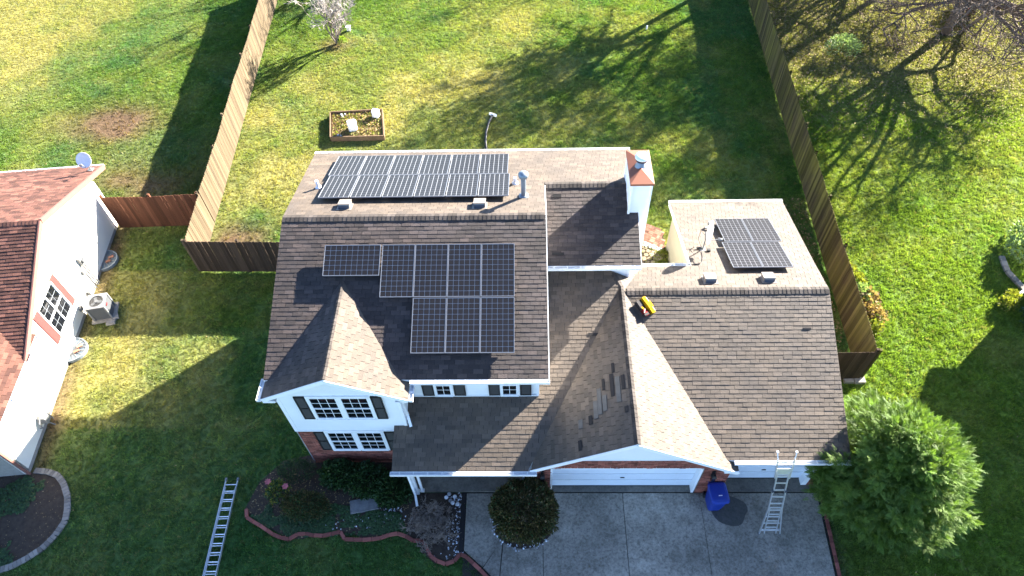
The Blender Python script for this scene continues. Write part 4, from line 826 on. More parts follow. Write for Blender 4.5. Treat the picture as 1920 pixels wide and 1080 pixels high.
# window with pink shutters on the side wall: s from y 16.42 to 14.95
def nbox(s0, s1, z0, z1, o0, o1, m, nm, par=NB):
    c = nb((s0 + s1) / 2, (z0 + z1) / 2, (o0 + o1) / 2); R = Matrix((EU, EN, Vector((0, 0, 1)))).transposed(); return MB().box(c, (s1 - s0, o1 - o0, z1 - z0), R=R).obj(nm, m, par)
ws0, ws1 = S(16.43), S(14.95); z0, z1 = 0.99, 2.66; q = (ws0 + ws1) / 2
W = nbox(ws0 + .05, ws1 - .05, z0 + .02, z1 - .02, -0.02, .001, 'black', 'window')
wa, wb = S(16.40) , S(14.97)
W0, W1 = S(16.05), S(15.22)
W0, W1 = S(16.42), S(14.96)
nbox(W0, W1, z0, z0 + .06, .005, .055, 'trim', 'window_frame', W); nbox(W0, W1, z1 - .06, z1, .005, .055, 'trim', 'window_frame', W); nbox(W0, W0 + .06, z0, z1, .004, .054, 'trim', 'window_frame', W); nbox(W1 - .06, W1, z0, z1, .004, .054, 'trim', 'window_frame', W)
nbox(W0 + .06, W1 - .06, (z0 + z1) / 2 - .03, (z0 + z1) / 2 + .03, .01, .05, 'trim', 'window_frame', W); nbox((W0 + W1) / 2 - .03, (W0 + W1) / 2 + .03, z0, z1, .008, .052, 'trim', 'window_frame', W)
nbox(W0 + .03, W1 - .03, z0 + .03, z1 - .03, .002, .006, 'curtain', 'blind', W)
for i in range(4):
    for j in range(4):
        a1 = W0 + .07 + i * (W1 - W0 - .14) / 4; a2 = a1 + (W1 - W0 - .14) / 4; c1 = z0 + .07 + j * (z1 - z0 - .14) / 4; nbox(a1 + .012, a2 - .012, c1 + .01, c1 + (z1 - z0 - .14) / 4 - .01, .014, .018, 'glass', 'pane', W)
for (a, b_) in ((W0 - .36, W0 - .02), (W1 + .02, W1 + .36)):
    s_ = nbox(a, b_, z0 - .02, z1 + .02, .0, .035, 'pink', 'shutter')
    for k in range(24): nbox(a + .03, b_ - .03, z0 + .03 + k * .067, z0 + .065 + k * .067, .035, .042, 'pink', 'louvre', s_)
# meter, conduits
mt = nbox(S(18.55), S(18.25), 1.35, 1.75, 0.0, .14, 'ltgrey', 'electric_meter'); nbox(S(18.5), S(18.3), 1.45, 1.62, .14, .2, 'grey', 'meter_dial', mt)
for (a, r_, zz) in ((18.42, .03, 1.36), (18.3, .03, 1.36), (18.12, .02, 1.1)):
    MB().tube([nb(S(a), zz, .07), nb(S(a), 0.02, .07)], r_, 8).obj('conduit', 'grey', NB)
nbox(S(18.2), S(18.02), 1.05, 1.25, 0, .1, 'ltgrey', 'wall_box'); nbox(S(17.75), S(17.5), .25, .5, 0, .16, 'ltgrey', 'wall_box'); nbox(S(16.75), S(16.58), .4, .6, 0, .1, 'ltgrey', 'wall_box'); nbox(S(18.1), S(18.04), 2.2, 2.28, 0, .06, 'ltgrey', 'vent_hood')
gm_ = nbox(S(11.75), S(11.5), .35, .7, .05, .3, 'ltgrey', 'gas_meter'); MB().tube([nb(S(11.9), .0, .15), nb(S(11.9), .6, .15), nb(S(11.6), .75, .15), nb(S(11.35), .6, .15), nb(S(11.35), 0.3, .1), nb(S(11.35), .3, .02)], .025, 8).tube([nb(S(11.6), .3, .2), nb(S(11.6), .05, .35)], .02, 8).obj('gas_pipe', 'ltgrey', gm_)
dish(-19.38, 22.68, 2.68, (0.15, -0.75, .6), 'round white satellite dish on the corner of the red-brown roof', .34, .55)
# window wells
def well(s, label):
    T = thing('window_well', label, 'window well', nb(s, 0, .02)); o_ = nb(s, 0, .02); mb = MB(); mc = MB(); n_ = 16
    P = [o_ + EU * (-.55 * math.cos(math.pi * k / n_)) + EN * (.55 * math.sin(math.pi * k / n_)) for k in range(n_ + 1)]
    for k in range(n_): mb.beam(P[k] + Vector((0, 0, .06)), P[k + 1] + Vector((0, 0, .06)), .03, .16)
    mb.obj('well_rim', 'galv', T)
    MB().add([p + Vector((0, 0, .04)) for p in P], [tuple(range(n_ + 1))]).obj('well_pit', 'black', T)
    mb = MB()
    for k in range(1, 9):
        a = math.pi * k / 9; mb.beam(o_ + EU * (-.16 * math.cos(a)) + EN * (.1 * math.sin(a)) + Vector((0, 0, .13)), o_ + EU * (-.52 * math.cos(a)) + EN * (.52 * math.sin(a)) + Vector((0, 0, .13)), .022, .012)
    mb.obj('well_rib', 'ltgrey', T); mb = MB()
    mb.add([p * .96 + o_ * .04 + Vector((0, 0, .115)) for p in P], [tuple(range(n_ + 1))]).obj('well_cover', 'ventblue', T); mb = MB()
    for (du, dn_) in ((-.12, .28), (.12, .22)): mb.box(o_ + EU * du + EN * dn_ + Vector((0, 0, .16)), (.22, .12, .05), .6)
    mb.obj('brick_weight', 'paver', T)
well(S(19.6), 'half-round grey window well nearer the back of the cream house'); well(S(15.05) + .0, 'half-round grey window well in front of the air conditioner') if False else well(S(14.9), 'half-round grey window well south of the air conditioner')
# air conditioner
ax, ay = -17.82, 16.75
AC = thing('air_conditioner', 'grey boxy air conditioner unit standing beside the cream wall', 'air conditioner', (ax, ay, 0)); ra = rad(12)
MB().box((ax, ay, .05), (.95, .95, .08), ra).obj('pad', 'block', AC); MB().box((ax + .45, ay - .2, .06), (.3, .3, .1), ra + .3).box((ax + .4, ay - .5, .06), (.34, .2, .1), ra).obj('loose_block', 'block', AC)
MB().box((ax, ay, .48), (.7, .7, .76), ra).obj('casing', 'grey', AC)
Rr = Matrix.Rotation(ra, 3, 'Z'); mb = MB()
for sd_ in ((1, 0), (-1, 0), (0, 1), (0, -1)):
    for k in range(14):
        z = .16 + k * .05; c = Vector((ax, ay, z)) + Rr @ Vector((sd_[0] * .355, sd_[1] * .355, 0)); mb.box(c, (.02 if sd_[0] else .6, .6 if sd_[0] else .02, .018), ra)
mb.obj('louvre', 'grey', AC); mb = MB()
for sx in (-1, 1):
    for sy in (-1, 1): mb.box(Vector((ax, ay, .48)) + Rr @ Vector((sx * .35, sy * .35, 0)), (.06, .06, .8), ra)
mb.obj('corner_post', 'ltgrey', AC)
n_ = 24; V = []; F = []
for k in range(n_):
    a = 6.2832 * k / n_; c, s_ = math.cos(a), math.sin(a); m_ = .385 / max(abs(c), abs(s_)); V += [Vector((ax, ay, .885)) + Rr @ Vector((c * m_, s_ * m_, 0)), Vector((ax, ay, .90)) + Rr @ Vector((c * .29, s_ * .29, 0)), Vector((ax, ay, .84)) + Rr @ Vector((c * .28, s_ * .28, 0))]
for k in range(n_): j = (k + 1) % n_; F += [(3 * k, 3 * j, 3 * j + 1, 3 * k + 1), (3 * k + 1, 3 * j + 1, 3 * j + 2, 3 * k + 2)]
MB().add(V, F).obj('top_cover', 'ltgrey', AC); MB().lathe((ax, ay, .862), [(.27, 0), (.27, .004)], 20).obj('fan_opening', 'black', AC)
mb = MB()
for k in range(3): a = k * 2.094; mb.beam((ax, ay, .875), (ax + .24 * math.cos(a), ay + .24 * math.sin(a), .875), .12, .01)
mb.lathe((ax, ay, .87), [(.08, 0), (.07, .03)], 12).obj('fan', 'grey', AC)
mb = MB()
for r_ in (.1, .18, .26): mb.tube([(ax + r_ * math.cos(a), ay + r_ * math.sin(a), .9) for a in np.linspace(0, 6.2832, 20)], .004, 4)
mb.obj('fan_guard', 'grey', AC); MB().box(Vector((ax, ay, .72)) + Rr @ Vector((.37, -.1, 0)), (.012, .16, .06), ra).obj('maker_plate', 'red', AC)

# ================================================================== HOUSE OFF THE RIGHT EDGE (its shadow and corner)
RB = thing('right_house', 'neighbouring house at the right edge, its downspout end showing', 'house', (22, 14, 0))
MB().bx(21.0, 34, 7, 18.0, 0, 3.0).obj('wall', 'siding', RB)
MB().slab([(21.02, 7, 3.0), (21.02, 18, 3.0), (21.02, 12.5, 7.0)], (12.9, 0, 0)).obj('gable_wall', 'siding', RB)
MB().slab([(20.6, 18.5, 2.85), (34.4, 18.5, 2.85), (34.4, 12.5, 7.25), (20.6, 12.5, 7.25)], (0, 0, -.15)).slab([(20.6, 6.5, 2.85), (20.6, 12.5, 7.25), (34.4, 12.5, 7.25), (34.4, 6.5, 2.85)], (0, 0, -.15)).obj('roof', 'shingle', RB)
MB().beam((20.9, 17.85, 3.0), (20.9, 17.85, .25), .08, .08).beam((20.9, 17.85, .28), (20.05, 17.35, .08), .11, .08).obj('downspout', 'trim', RB)

# ================================================================== FENCES
def fence(name_label, pts, m, side, h=1.95, pw=0.142, wave=0.03, posts=True, lean=0.0, gapp=0.006):
    T = thing('wooden_fence', name_label, 'fence', (pts[0][0], pts[0][1], 0)); k = 0; seg = 0; acc = 0; hs = random.uniform(0, 9)
    tot = 0; P = [Vector((p[0], p[1], 0)) for p in pts]
    for i in range(len(P) - 1):
        d = P[i + 1] - P[i]; L = d.length; d.normalize(); nr = Vector((-d.y, d.x, 0)) * side; a0 = math.atan2(d.y, d.x); n_ = max(1, int(round(L / pw)))
        for j in range(n_):
            s_ = (j + .5) * L / n_; tt = tot + s_; hh = h + wave * math.sin(tt * .9 + hs) + wave * .6 * math.sin(tt * 2.3 + hs * 2) + random.uniform(-.012, .012)
            c = P[i] + d * s_ + nr * (0.02 + random.uniform(-.003, .004)); w_ = L / n_ - gapp; e = .03; mb = MB()
            V = [(-w_ / 2, 0), (w_ / 2, 0), (w_ / 2, hh - e), (w_ / 2 - e, hh), (-w_ / 2 + e, hh), (-w_ / 2, hh - e)]; tilt = random.uniform(-.006, .006)
            mb.slab([c + d * (u + z * tilt) + Vector((0, 0, z + .03)) + nr * (.009 + lean * z) for u, z in V], nr * -.018); mb.obj('picket', m, T)
        for z in (.35, 1.0, 1.6): MB().beam(P[i] - nr * .015 + Vector((0, 0, z)) , P[i + 1] - nr * .015 + Vector((0, 0, z)), .035, .085).obj('rail', m, T)
        if posts:
            m_ = max(1, int(round(L / 2.4)))
            for j in range(m_ + 1): c = P[i] + d * (L * j / m_) - nr * .075; MB().box((c.x, c.y, h * .5 + .03), (.09, .09, h + .06), a0).obj('post', m, T)
        tot += L
    return T
fence('long weathered tan board fence on the left side of the back yard', [(-14.62, 21.9), (-14.8, 25), (-15.1, 29.6), (-15.45, 35), (-15.95, 43)], 'fence_tan', -1, wave=.035)
fence('short sunlit tan board fence between the long left fence and the dark front one', [(-14.42, 19.08), (-14.6, 21.82)], 'fence_tan', -1, wave=.01)
fence('reddish brown board fence joining the cream house and the tan fence', [(-18.95, 21.65), (-14.72, 21.78)], 'fence_red', -1, wave=.03)
fence('dark brown board fence between the yard corner and the left side of the brown-roofed house', [(-14.4, 19.0), (-7.8, 18.9)], 'fence_dark', -1, wave=.02)
fence('long mossy dark board fence along the right side of the yard', [(12.45, 13.5), (12.62, 18.5), (12.85, 24), (13.1, 30), (13.6, 43)], 'fence_moss', 1, wave=.02)
fence('short dark board fence beside the garage wall', [(9.95, 13.42), (12.42, 13.44)], 'fence_dark', -1, wave=.01)

# ================================================================== THINGS ON THE GROUND
# extension ladder lying on the lawn
def lad(a, b_, wd, z, n_, T, nm='rail', rr=(.03, .07), m='alu', up=(0, 0, 1)):
    a = Vector(a); b_ = Vector(b_); d = (b_ - a).normalized(); sdv = d.cross(Vector(up)).normalized()
    for s_ in (-1, 1): MB().beam(a + sdv * s_ * wd / 2, b_ + sdv * s_ * wd / 2, rr[0], rr[1], up).obj('rail', m, T)
    L = (b_ - a).length
    for k in range(n_): c = a + d * ((k + .5) * L / n_); MB().tube([c - sdv * wd / 2, c + sdv * wd / 2], .017, 6).obj('rung', m, T)
LD = thing('extension_ladder', 'long aluminium extension ladder lying flat on the shaded front lawn', 'ladder', (-10.5, 7.5, 0))
lad((-10.56, 9.42, .10), (-10.36, 2.8, .10), .42, 0, 22, LD); lad((-10.50, 9.15, .19), (-10.30, 2.6, .19), .36, 0, 22, LD, rr=(.025, .06))
for s_ in (-1, 1): MB().box((-10.56 + s_ * .21, 9.46, .11), (.06, .1, .09)).obj('foot', 'ltgrey', LD)
# folding ladder leaning on the gutter
L2 = thing('folding_ladder', 'aluminium folding ladder with flared feet leaning on the gutter above the small garage door', 'ladder', (7.84, 7.62, 0))
B_ = Vector((7.83, 7.62, .03)); T_ = Vector((7.84, 8.93, 3.02)); d_ = (T_ - B_).normalized(); LL = (T_ - B_).length; upv = Vector((1, 0, 0)).cross(d_).normalized()
X = Vector((1, 0, 0))
def pt2(s_, u, o_=0.0): return B_ + d_ * s_ + X * u + upv * o_
def wz(s_): return .335 - .115 * min(1, s_ / 1.1)
for s_ in (-1, 1):
    MB().beam(pt2(0, s_ * .34), pt2(1.15, s_ * .215), .03, .07, upv).beam(pt2(1.15, s_ * .215), pt2(1.95, s_ * .205), .03, .07, upv).obj('lower_rail', 'alu', L2)
    MB().beam(pt2(.05, s_ * .19, .03), pt2(1.2, s_ * .18, .03), .022, .05, upv).obj('inner_rail', 'alu', L2)
    MB().beam(pt2(1.85, s_ * .18, .01), pt2(2.7, s_ * .18, .01), .03, .06, upv).beam(pt2(2.45, s_ * .225), pt2(LL, s_ * .26), .03, .07, upv).obj('upper_rail', 'alu', L2)
    MB().beam(pt2(LL - .02, s_ * .26), pt2(LL + .2, s_ * .29, -.05), .022, .04, upv).obj('standoff', 'alu', L2); MB().box(pt2(LL + .22, s_ * .29, -.05), (.06, .06, .05)).obj('standoff_pad', 'white', L2)
    MB().box(pt2(1.93, s_ * .20, .02), (.07, .1, .08)).obj('hinge', 'grey', L2); MB().box(pt2(0, s_ * .34) + Vector((0, 0, -.01)), (.06, .09, .04)).obj('foot', 'grey', L2)
for k in range(11):
    s_ = .18 + k * .295; w_ = (wz(s_) if s_ < 1.9 else (.18 if s_ < 2.5 else .24)); MB().beam(pt2(s_, -w_), pt2(s_, w_), .035, .03, upv).obj('rung', 'alu', L2)
for k in range(4): s_ = .33 + k * .295; MB().beam(pt2(s_, -.19, .04), pt2(s_, .19, .04), .03, .03, upv).obj('rung', 'alu', L2)
MB().beam(pt2(2.62, 0, .01), pt2(2.86, 0, .01), .42, .02, upv).obj('platform', 'alu', L2)
MB().beam(pt2(.16, -.30), pt2(.16, .30), .05, .05, upv).obj('base_bar', 'alu', L2)
# blue bin
bx0, by0 = 6.13, 8.62
BN = thing('recycling_bin', 'blue wheeled recycling bin with lid closed beside the garage doors', 'bin', (bx0, by0, 0))
def ringbox(prof, cx, cy, mb, rz=0.08):
    V = []; F = []; n_ = 20
    for (hx, hy, z, oy) in prof:
        for k in range(n_):
            a = 6.2832 * (k + .5) / n_; c, s_ = math.cos(a), math.sin(a); e = .35; ux = math.copysign(abs(c) ** e, c) * hx; uy = math.copysign(abs(s_) ** e, s_) * hy + oy
            V.append((cx + ux * math.cos(rz) - uy * math.sin(rz), cy + ux * math.sin(rz) + uy * math.cos(rz), z))
    for i in range(len(prof) - 1):
        for k in range(n_): F.append((i * n_ + k, i * n_ + (k + 1) % n_, (i + 1) * n_ + (k + 1) % n_, (i + 1) * n_ + k))
    F.append(tuple((len(prof) - 1) * n_ + k for k in range(n_))); F.append(tuple(range(n_))[::-1]); mb.add(V, F); return mb
ringbox([(.22, .25, .05, 0), (.24, .28, .3, 0), (.29, .34, .98, 0), (.30, .35, 1.0, 0)], bx0, by0, MB()).obj('bin_body', 'blue', BN)
ringbox([(.31, .38, 1.0, -.01), (.31, .38, 1.03, -.01), (.27, .33, 1.07, 0), (.2, .25, 1.085, .0)], bx0, by0, MB()).obj('bin_lid', 'blue', BN)
MB().box((bx0 + .03, by0 - .12, 1.09), (.12, .025, .006), .08).obj('lid_label', 'white', BN)
MB().tube([(bx0 - .27, by0 + .38, .98), (bx0 + .22, by0 + .42, .98)], .018, 8).obj('handle', 'blue', BN)
for s_ in (-1, 1): MB().tube([(bx0 + s_ * .2 - .03, by0 + .28, .11), (bx0 + s_ * .26 - .03, by0 + .29, .11)], .11, 14).obj('wheel', 'black', BN)
# raised bed
RBD = thing('raised_bed', 'square wooden raised planting bed on the back lawn', 'planter', (-8.9, 28.6, 0))
for i in range(4):
    a = Vector(RBED[i] + (.14,)); b_ = Vector(RBED[(i + 1) % 4] + (.14,)); MB().beam(a, b_, .05, .30).obj('side_board', 'dirtwood', RBD)
MB().prism([(-10.05, 27.55), (-7.42, 27.6), (-7.77, 29.63), (-10.38, 29.45)], 0, .14).obj('bed_soil', 'litter', RBD)
N = 3800; x = RN.uniform(-10.4, -7.3, N); y = RN.uniform(27.5, 29.7, N); k = inpoly(x, y, [(-10.02, 27.6), (-7.48, 27.62), (-7.8, 29.6), (-10.33, 29.42)]); x, y = x[k], y[k]; N = len(x)
LEAF = [(0, -.3, 0), (.5, -.45, .05), (1, 0, .0), (.5, .45, .05), (0, .3, 0)]; LF = [(0, 1, 2, 3, 4)]
d = np.stack([RN.randn(N), RN.randn(N), .3 + RN.rand(N)], 1)
scatter('weeds', LEAF, LF, np.stack([x, y, .15 + .05 * RN.rand(N)], 1), rot_from(d, RN.rand(N) * 1.2), RN.uniform(.04, .10, (N, 1)), ['leafyel', 'leafdry'], RBD, mi=(RN.rand(N) < .5).astype(int))
def jug(x, y, s_, rz, label, z=.15):
    T = thing('white_tub', label, 'container', (x, y, z)); mb = MB(); ringbox([(.20 * s_, .17 * s_, z, 0), (.22 * s_, .19 * s_, z + .05, 0), (.24 * s_, .2 * s_, z + .46 * s_, 0), (.21 * s_, .17 * s_, z + .54 * s_, 0)], x, y, mb, rz).obj('tub_body', 'white', T, False)
    MB().tube([(x - .1 * s_, y, z + .54 * s_), (x - .05 * s_, y, z + .6 * s_), (x + .05 * s_, y, z + .6 * s_), (x + .1 * s_, y, z + .54 * s_)], .014, 6).obj('tub_handle', 'white', T)
jug(-9.05, 28.18, 1.0, .3, 'larger white plastic tub in the middle of the raised bed'); jug(-7.98, 29.2, .8, -.3, 'smaller white plastic tub in the back corner of the raised bed')
pb = MB()
for (x, y, s_) in ((-9.85, 29.35, .09), (-9.78, 29.22, .07), (-9.65, 29.38, .05), (-9.75, 27.72, .07), (-9.6, 27.66, .05)): pb.lathe((x, y, .2), [(s_ * .6, -.05), (s_, 0), (s_ * .5, .05)], 7)
tag(pb.obj('white_stones', 'stone'), 'small white stones in the left corners of the raised bed', 'stones', kind='stuff')
# drain hose
dh = thing('drain_hose', 'black drain hose with a white end lying on the back lawn', 'hose', (-2, 28, 0))
MB().tube([(-2.12, 26.4, .07), (-2.2, 27.2, .07), (-2.2, 27.9, .07), (-2.08, 28.7, .07), (-1.9, 29.3, .08)], .062, 10).obj('hose', 'black', dh, True); MB().tube([(-2.06, 29.4, .09), (-1.7, 29.22, .09)], .075, 10).obj('hose_end', 'white', dh)
tag(MB().bx(-10.83, -10.63, 37.4, 37.55, 0, .25).bx(-10.86, -10.6, 37.36, 37.6, .25, .28).obj('utility_box', 'white'), 'small white and blue box on the lawn near the pale bare tree', 'utility box')
tag(MB().lathe((6.97, 37.06, 0), [(.05, 0), (.05, .2), (.02, .24)], 10).obj('cleanout_cap', 'white'), 'tiny white pipe cap in the far back lawn', 'pipe cap')

# ---- front garden
FB = tag(MB().prism([(x, y) for x, y in FRONT_BED], -0.05, 0.012).obj('flower_bed', 'soil'), 'dark mulched flower bed in front of the brick wall', kind='structure')
AB = tag(MB().prism([(x, y) for x, y in ARC_BED], -0.05, 0.012).obj('garden_bed', 'soil'), 'bare soil bed inside the curved paver edging', kind='structure')
MB().prism([(-2.42, 7.0), (-2.28, 7.0), (-2.27, 9.0), (-2.42, 9.0)], 0, .05).obj('dark_edging', 'felt', FB)
def edging(pts, m, L_, w_, h_, label, cat, grp_, zz=.0, jit=.05):
    P = [Vector((p[0], p[1], 0)) for p in pts]; i = 0; cur = P[0]; seg = 1; out = []
    T = thing('garden_edging', label, cat, (pts[0][0], pts[0][1], 0))
    k = 0; tot = [0]
    for a, b_ in zip(P[:-1], P[1:]): tot.append(tot[-1] + (b_ - a).length)
    def at(s_):
        for i in range(len(P) - 1):
            if s_ <= tot[i + 1]: return P[i].lerp(P[i + 1], (s_ - tot[i]) / (tot[i + 1] - tot[i]))
        return P[-1]
    s_ = 0
    while s_ < tot[-1] - L_ * .5:
        a = at(s_); b_ = at(min(s_ + L_, tot[-1])); d = (b_ - a); r_ = math.atan2(d.y, d.x) + random.uniform(-jit, jit); c = (a + b_) / 2
        MB().box((c.x, c.y, h_ / 2 + zz), (d.length - .012, w_, h_), r_).obj('edging_brick', m, T); s_ += L_
    return T
edging([(-9.82, 8.42), (-9.72, 8.1), (-9.2, 7.85), (-8.6, 7.5), (-8.15, 7.38), (-7.8, 7.62), (-7.3, 7.52), (-6.9, 7.52), (-6.45, 7.66), (-6.25, 7.4), (-5.6, 7.38), (-5.1, 7.42), (-4.6, 7.62), (-4.25, 7.52), (-4.0, 7.36), (-3.62, 7.36), (-3.3, 6.8), (-2.9, 6.6), (-2.6, 6.65), (-2.32, 6.98), (-1.6, 6.35), (-1.1, 5.8)], 'edging', .30, .11, .09, 'winding red brick edging along the front flower bed', 'edging', None, jit=.03)
edging([(-17.85, 9.82), (-17.35, 9.78), (-16.95, 9.65), (-16.6, 9.35), (-16.25, 8.85), (-16.08, 8.4), (-16.0, 8.0), (-16.15, 7.5), (-16.4, 7.1), (-16.8, 6.75), (-17.2, 6.5), (-17.7, 6.33), (-18.4, 6.2)], 'edgegrey', .13, .20, .07, 'curved grey paver edging round the bare bed near the left edge', 'edging', None)
edging([(9.86, 9.0), (9.75, 6.2), (9.6, 2.5)], 'edging', .21, .10, .07, 'straight red brick edging along the right side of the driveway', 'edging', None, jit=.02)

# stone scatters
def stones(name, N, poly, label, m='stone', sz=(.012, .04), dens=None, z=.02):
    xs_ = [p[0] for p in poly]; ys_ = [p[1] for p in poly]; x = RN.uniform(min(xs_), max(xs_), N); y = RN.uniform(min(ys_), max(ys_), N); k = inpoly(x, y, poly)
    if dens is not None: k &= RN.rand(N) < dens(x, y)
    x, y = x[k], y[k]; n_ = len(x); t_ = [(-1, 0, 0), (0, -1, .1), (1, 0, 0), (0, 1, -.1), (0, 0, .8)]
    d = np.stack([RN.randn(n_), RN.randn(n_), RN.randn(n_) * .2], 1)
    return tag(scatter(name, t_, [(0, 1, 4), (1, 2, 4), (2, 3, 4), (3, 0, 4)], np.stack([x, y, np.full(n_, z)], 1), rot_from(d, RN.rand(n_)), RN.uniform(sz[0], sz[1], (n_, 1)), m), label, 'stones', kind='stuff')
stones('white_gravel', 5500, FRONT_BED, 'scattered white gravel in the front flower bed', dens=lambda x, y: np.clip(np.exp(-((y - 7.95 - .25 * np.sin(x)) / .28) ** 2) * ((x > -7) & (x < -4.3)) * 1.1 + (np.abs(x + 2.6) < .28) * 1.2 + ((x > -3.3) & (y < 7.1)) * .5, 0, 1) * np.clip(fbm(x, y, 2.5, 5) * 2.2 - .5, 0, 1))
stones('gravel', 5000, [(-4.2, 6.5), (-4.2, 8.9), (-9.8, 10.0), (-9.8, 7.4)], 'tan leaf bits and pebbles in the flower bed soil', 'litter', (.01, .03), dens=lambda x, y: inpoly(x, y, FRONT_BED) * .45)
stones('bed_leaves', 2600, ARC_BED, 'pale crumbs and leaves on the soil near the left edge', 'litter', (.008, .02), dens=lambda x, y: .25 + 0 * x)
pr_ = MB()
for (x, y) in ((-2.95, 8.83), (-2.8, 8.72), (-2.66, 8.86), (-2.72, 8.64), (-2.55, 8.6), (-2.86, 8.95)): pr_.lathe((x, y, .05), [(.04, -.05), (.075, 0), (.05, .05)], 7)
pr_.obj('pale_stone', 'stone', FB)
# planter under the round bush
pb_ = tag(MB().prism([(-.3 + 1.05 * math.cos(a), 8.05 + .95 * math.sin(a)) for a in th], 0, .045).obj('planting_ring', 'soil'), 'round soil ring cut into the concrete under the ball bush', kind='structure')
stones('ring_gravel', 700, [(-.3 + 1.12 * math.cos(a), 8.03 + 1.02 * math.sin(a)) for a in th], 'white stones round the foot of the ball bush', z=.05, sz=(.02, .045), dens=lambda x, y: (np.hypot(x + .3, y - 8.05) > .75) * .8)
MB().box((-5.75, 8.55, .08), (.95, .45, .12), .2).obj('flat_rock', 'rock', FB)

# ---- plants
def blob(name, c, r, N, m, leaf, parent, lw=1.0, shell=.75, flat=0.0, mi=None, up=.4):
    """leafy crown: leaves spread through an uneven ellipsoid"""
    u = RN.randn(N, 3); u /= np.linalg.norm(u, axis=1, keepdims=True); u[:, 2] = np.where(u[:, 2] < -.35, -u[:, 2], u[:, 2])
    lob = 0.80 + .42 * fbm(u[:, 0] * 3 + c[0] * 3 + 20, u[:, 1] * 3 + u[:, 2] * 2.3 + 20, 1.0, int(abs(c[0] * 7)) + 5, 3)
    rr = (shell + (1 - shell) * RN.rand(N) ** .5) * lob; pos = u * rr[:, None] * np.array(r) + np.array(c); d = u + RN.randn(N, 3) * .55; d[:, 2] += up
    return scatter(name, [(a * 1.0, b * lw, z_) for a, b, z_ in LEAF], LF, pos, rot_from(d, RN.rand(N) * 6.28), RN.uniform(leaf * .6, leaf * 1.3, (N, 1)), m, parent, mi=mi)
RBU = thing('round_bush', 'dense dark ball-shaped bush growing through the concrete by the walk', 'bush', (-.28, 8.05, 0))
blob('foliage', (-.28, 8.05, .92), (1.10, 1.02, .92), 15000, ['yew', 'leafdark', 'leafdry'], .085, RBU, .6, .55, mi=RN.choice([0, 1, 2], 15000, p=[.8, .17, .03])); MB().tube([(-.28, 8.05, 0), (-.28, 8.05, 1.0)], [.09, .05], 8).obj('stem', 'bark', RBU)
HED = thing('evergreen_hedge', 'low dark green leafy shrubs under the brick wall windows', 'bush', (-5.7, 9.4, 0))
for (cx, cy, rx_, ry_) in ((-6.7, 9.55, .75, .5), (-5.7, 9.35, .85, .62), (-4.8, 9.0, .7, .6)): blob('foliage', (cx, cy, .3), (rx_, ry_, .45), 3600, 'leafdark', .085, HED, .8, .5)
RS = thing('rose_bush', 'small yellow-green rose bush with two pink flowers', 'bush', (-8.75, 8.95, 0)); blob('foliage', (-8.75, 8.9, .38), (.42, .42, .35), 900, ['leafyel', 'leafdark'], .075, RS, .7, .3, mi=RN.choice([0, 1], 900, p=[.35, .65]))
MB().tube([(-8.75, 8.9, 0), (-8.7, 8.9, .5)], .02, 6).tube([(-8.75, 8.9, .1), (-9.05, 9.1, .7)], .012, 6).obj('stem', 'bark', RS)
for (x, y, z) in ((-9.02, 9.12, .72), (-8.38, 8.95, .74)):
    mb = MB()
    for k in range(6): a = k * 1.047; mb.add([(x, y, z), (x + .09 * math.cos(a - .5), y + .09 * math.sin(a - .5), z + .03), (x + .12 * math.cos(a), y + .12 * math.sin(a), z + .02), (x + .09 * math.cos(a + .5), y + .09 * math.sin(a + .5), z + .03)], [(0, 1, 2, 3)])
    mb.obj('flower', 'petal', RS)
B2 = thing('brown_bush', 'wide dull brown-green bush right of the rose bush', 'bush', (-7.75, 8.45, 0)); blob('foliage', (-7.7, 8.45, .3), (.85, .5, .4), 3200, ['yew', 'leafdark'], .07, B2, .6, .5, mi=RN.choice([0, 1], 3200, p=[.7, .3]))
B3 = thing('dark_shrub', 'low dark green shrub beside the brick corner', 'bush', (-8.4, 9.9, 0)); blob('foliage', (-8.3, 9.75, .2), (.7, .45, .25), 1800, 'leafdark', .06, B3, .5, .4)
GC = stones('groundcover', 13000, [(-9.7, 8.0), (-8.2, 7.5), (-4.2, 7.6), (-4.5, 8.3), (-9.3, 8.9)], 'low green ground cover along the front bed', 'leafdark', (.03, .07), dens=lambda x, y: .5 * (fbm(x, y, 1.5, 9) > .45), z=.02)
GC2 = stones('weed_cover', 13000, ARC_BED, 'green weeds spreading in the curved bed', 'leafdark', (.035, .08), dens=lambda x, y: .6 * (fbm(x, y, .9, 19) > .5), z=.02)
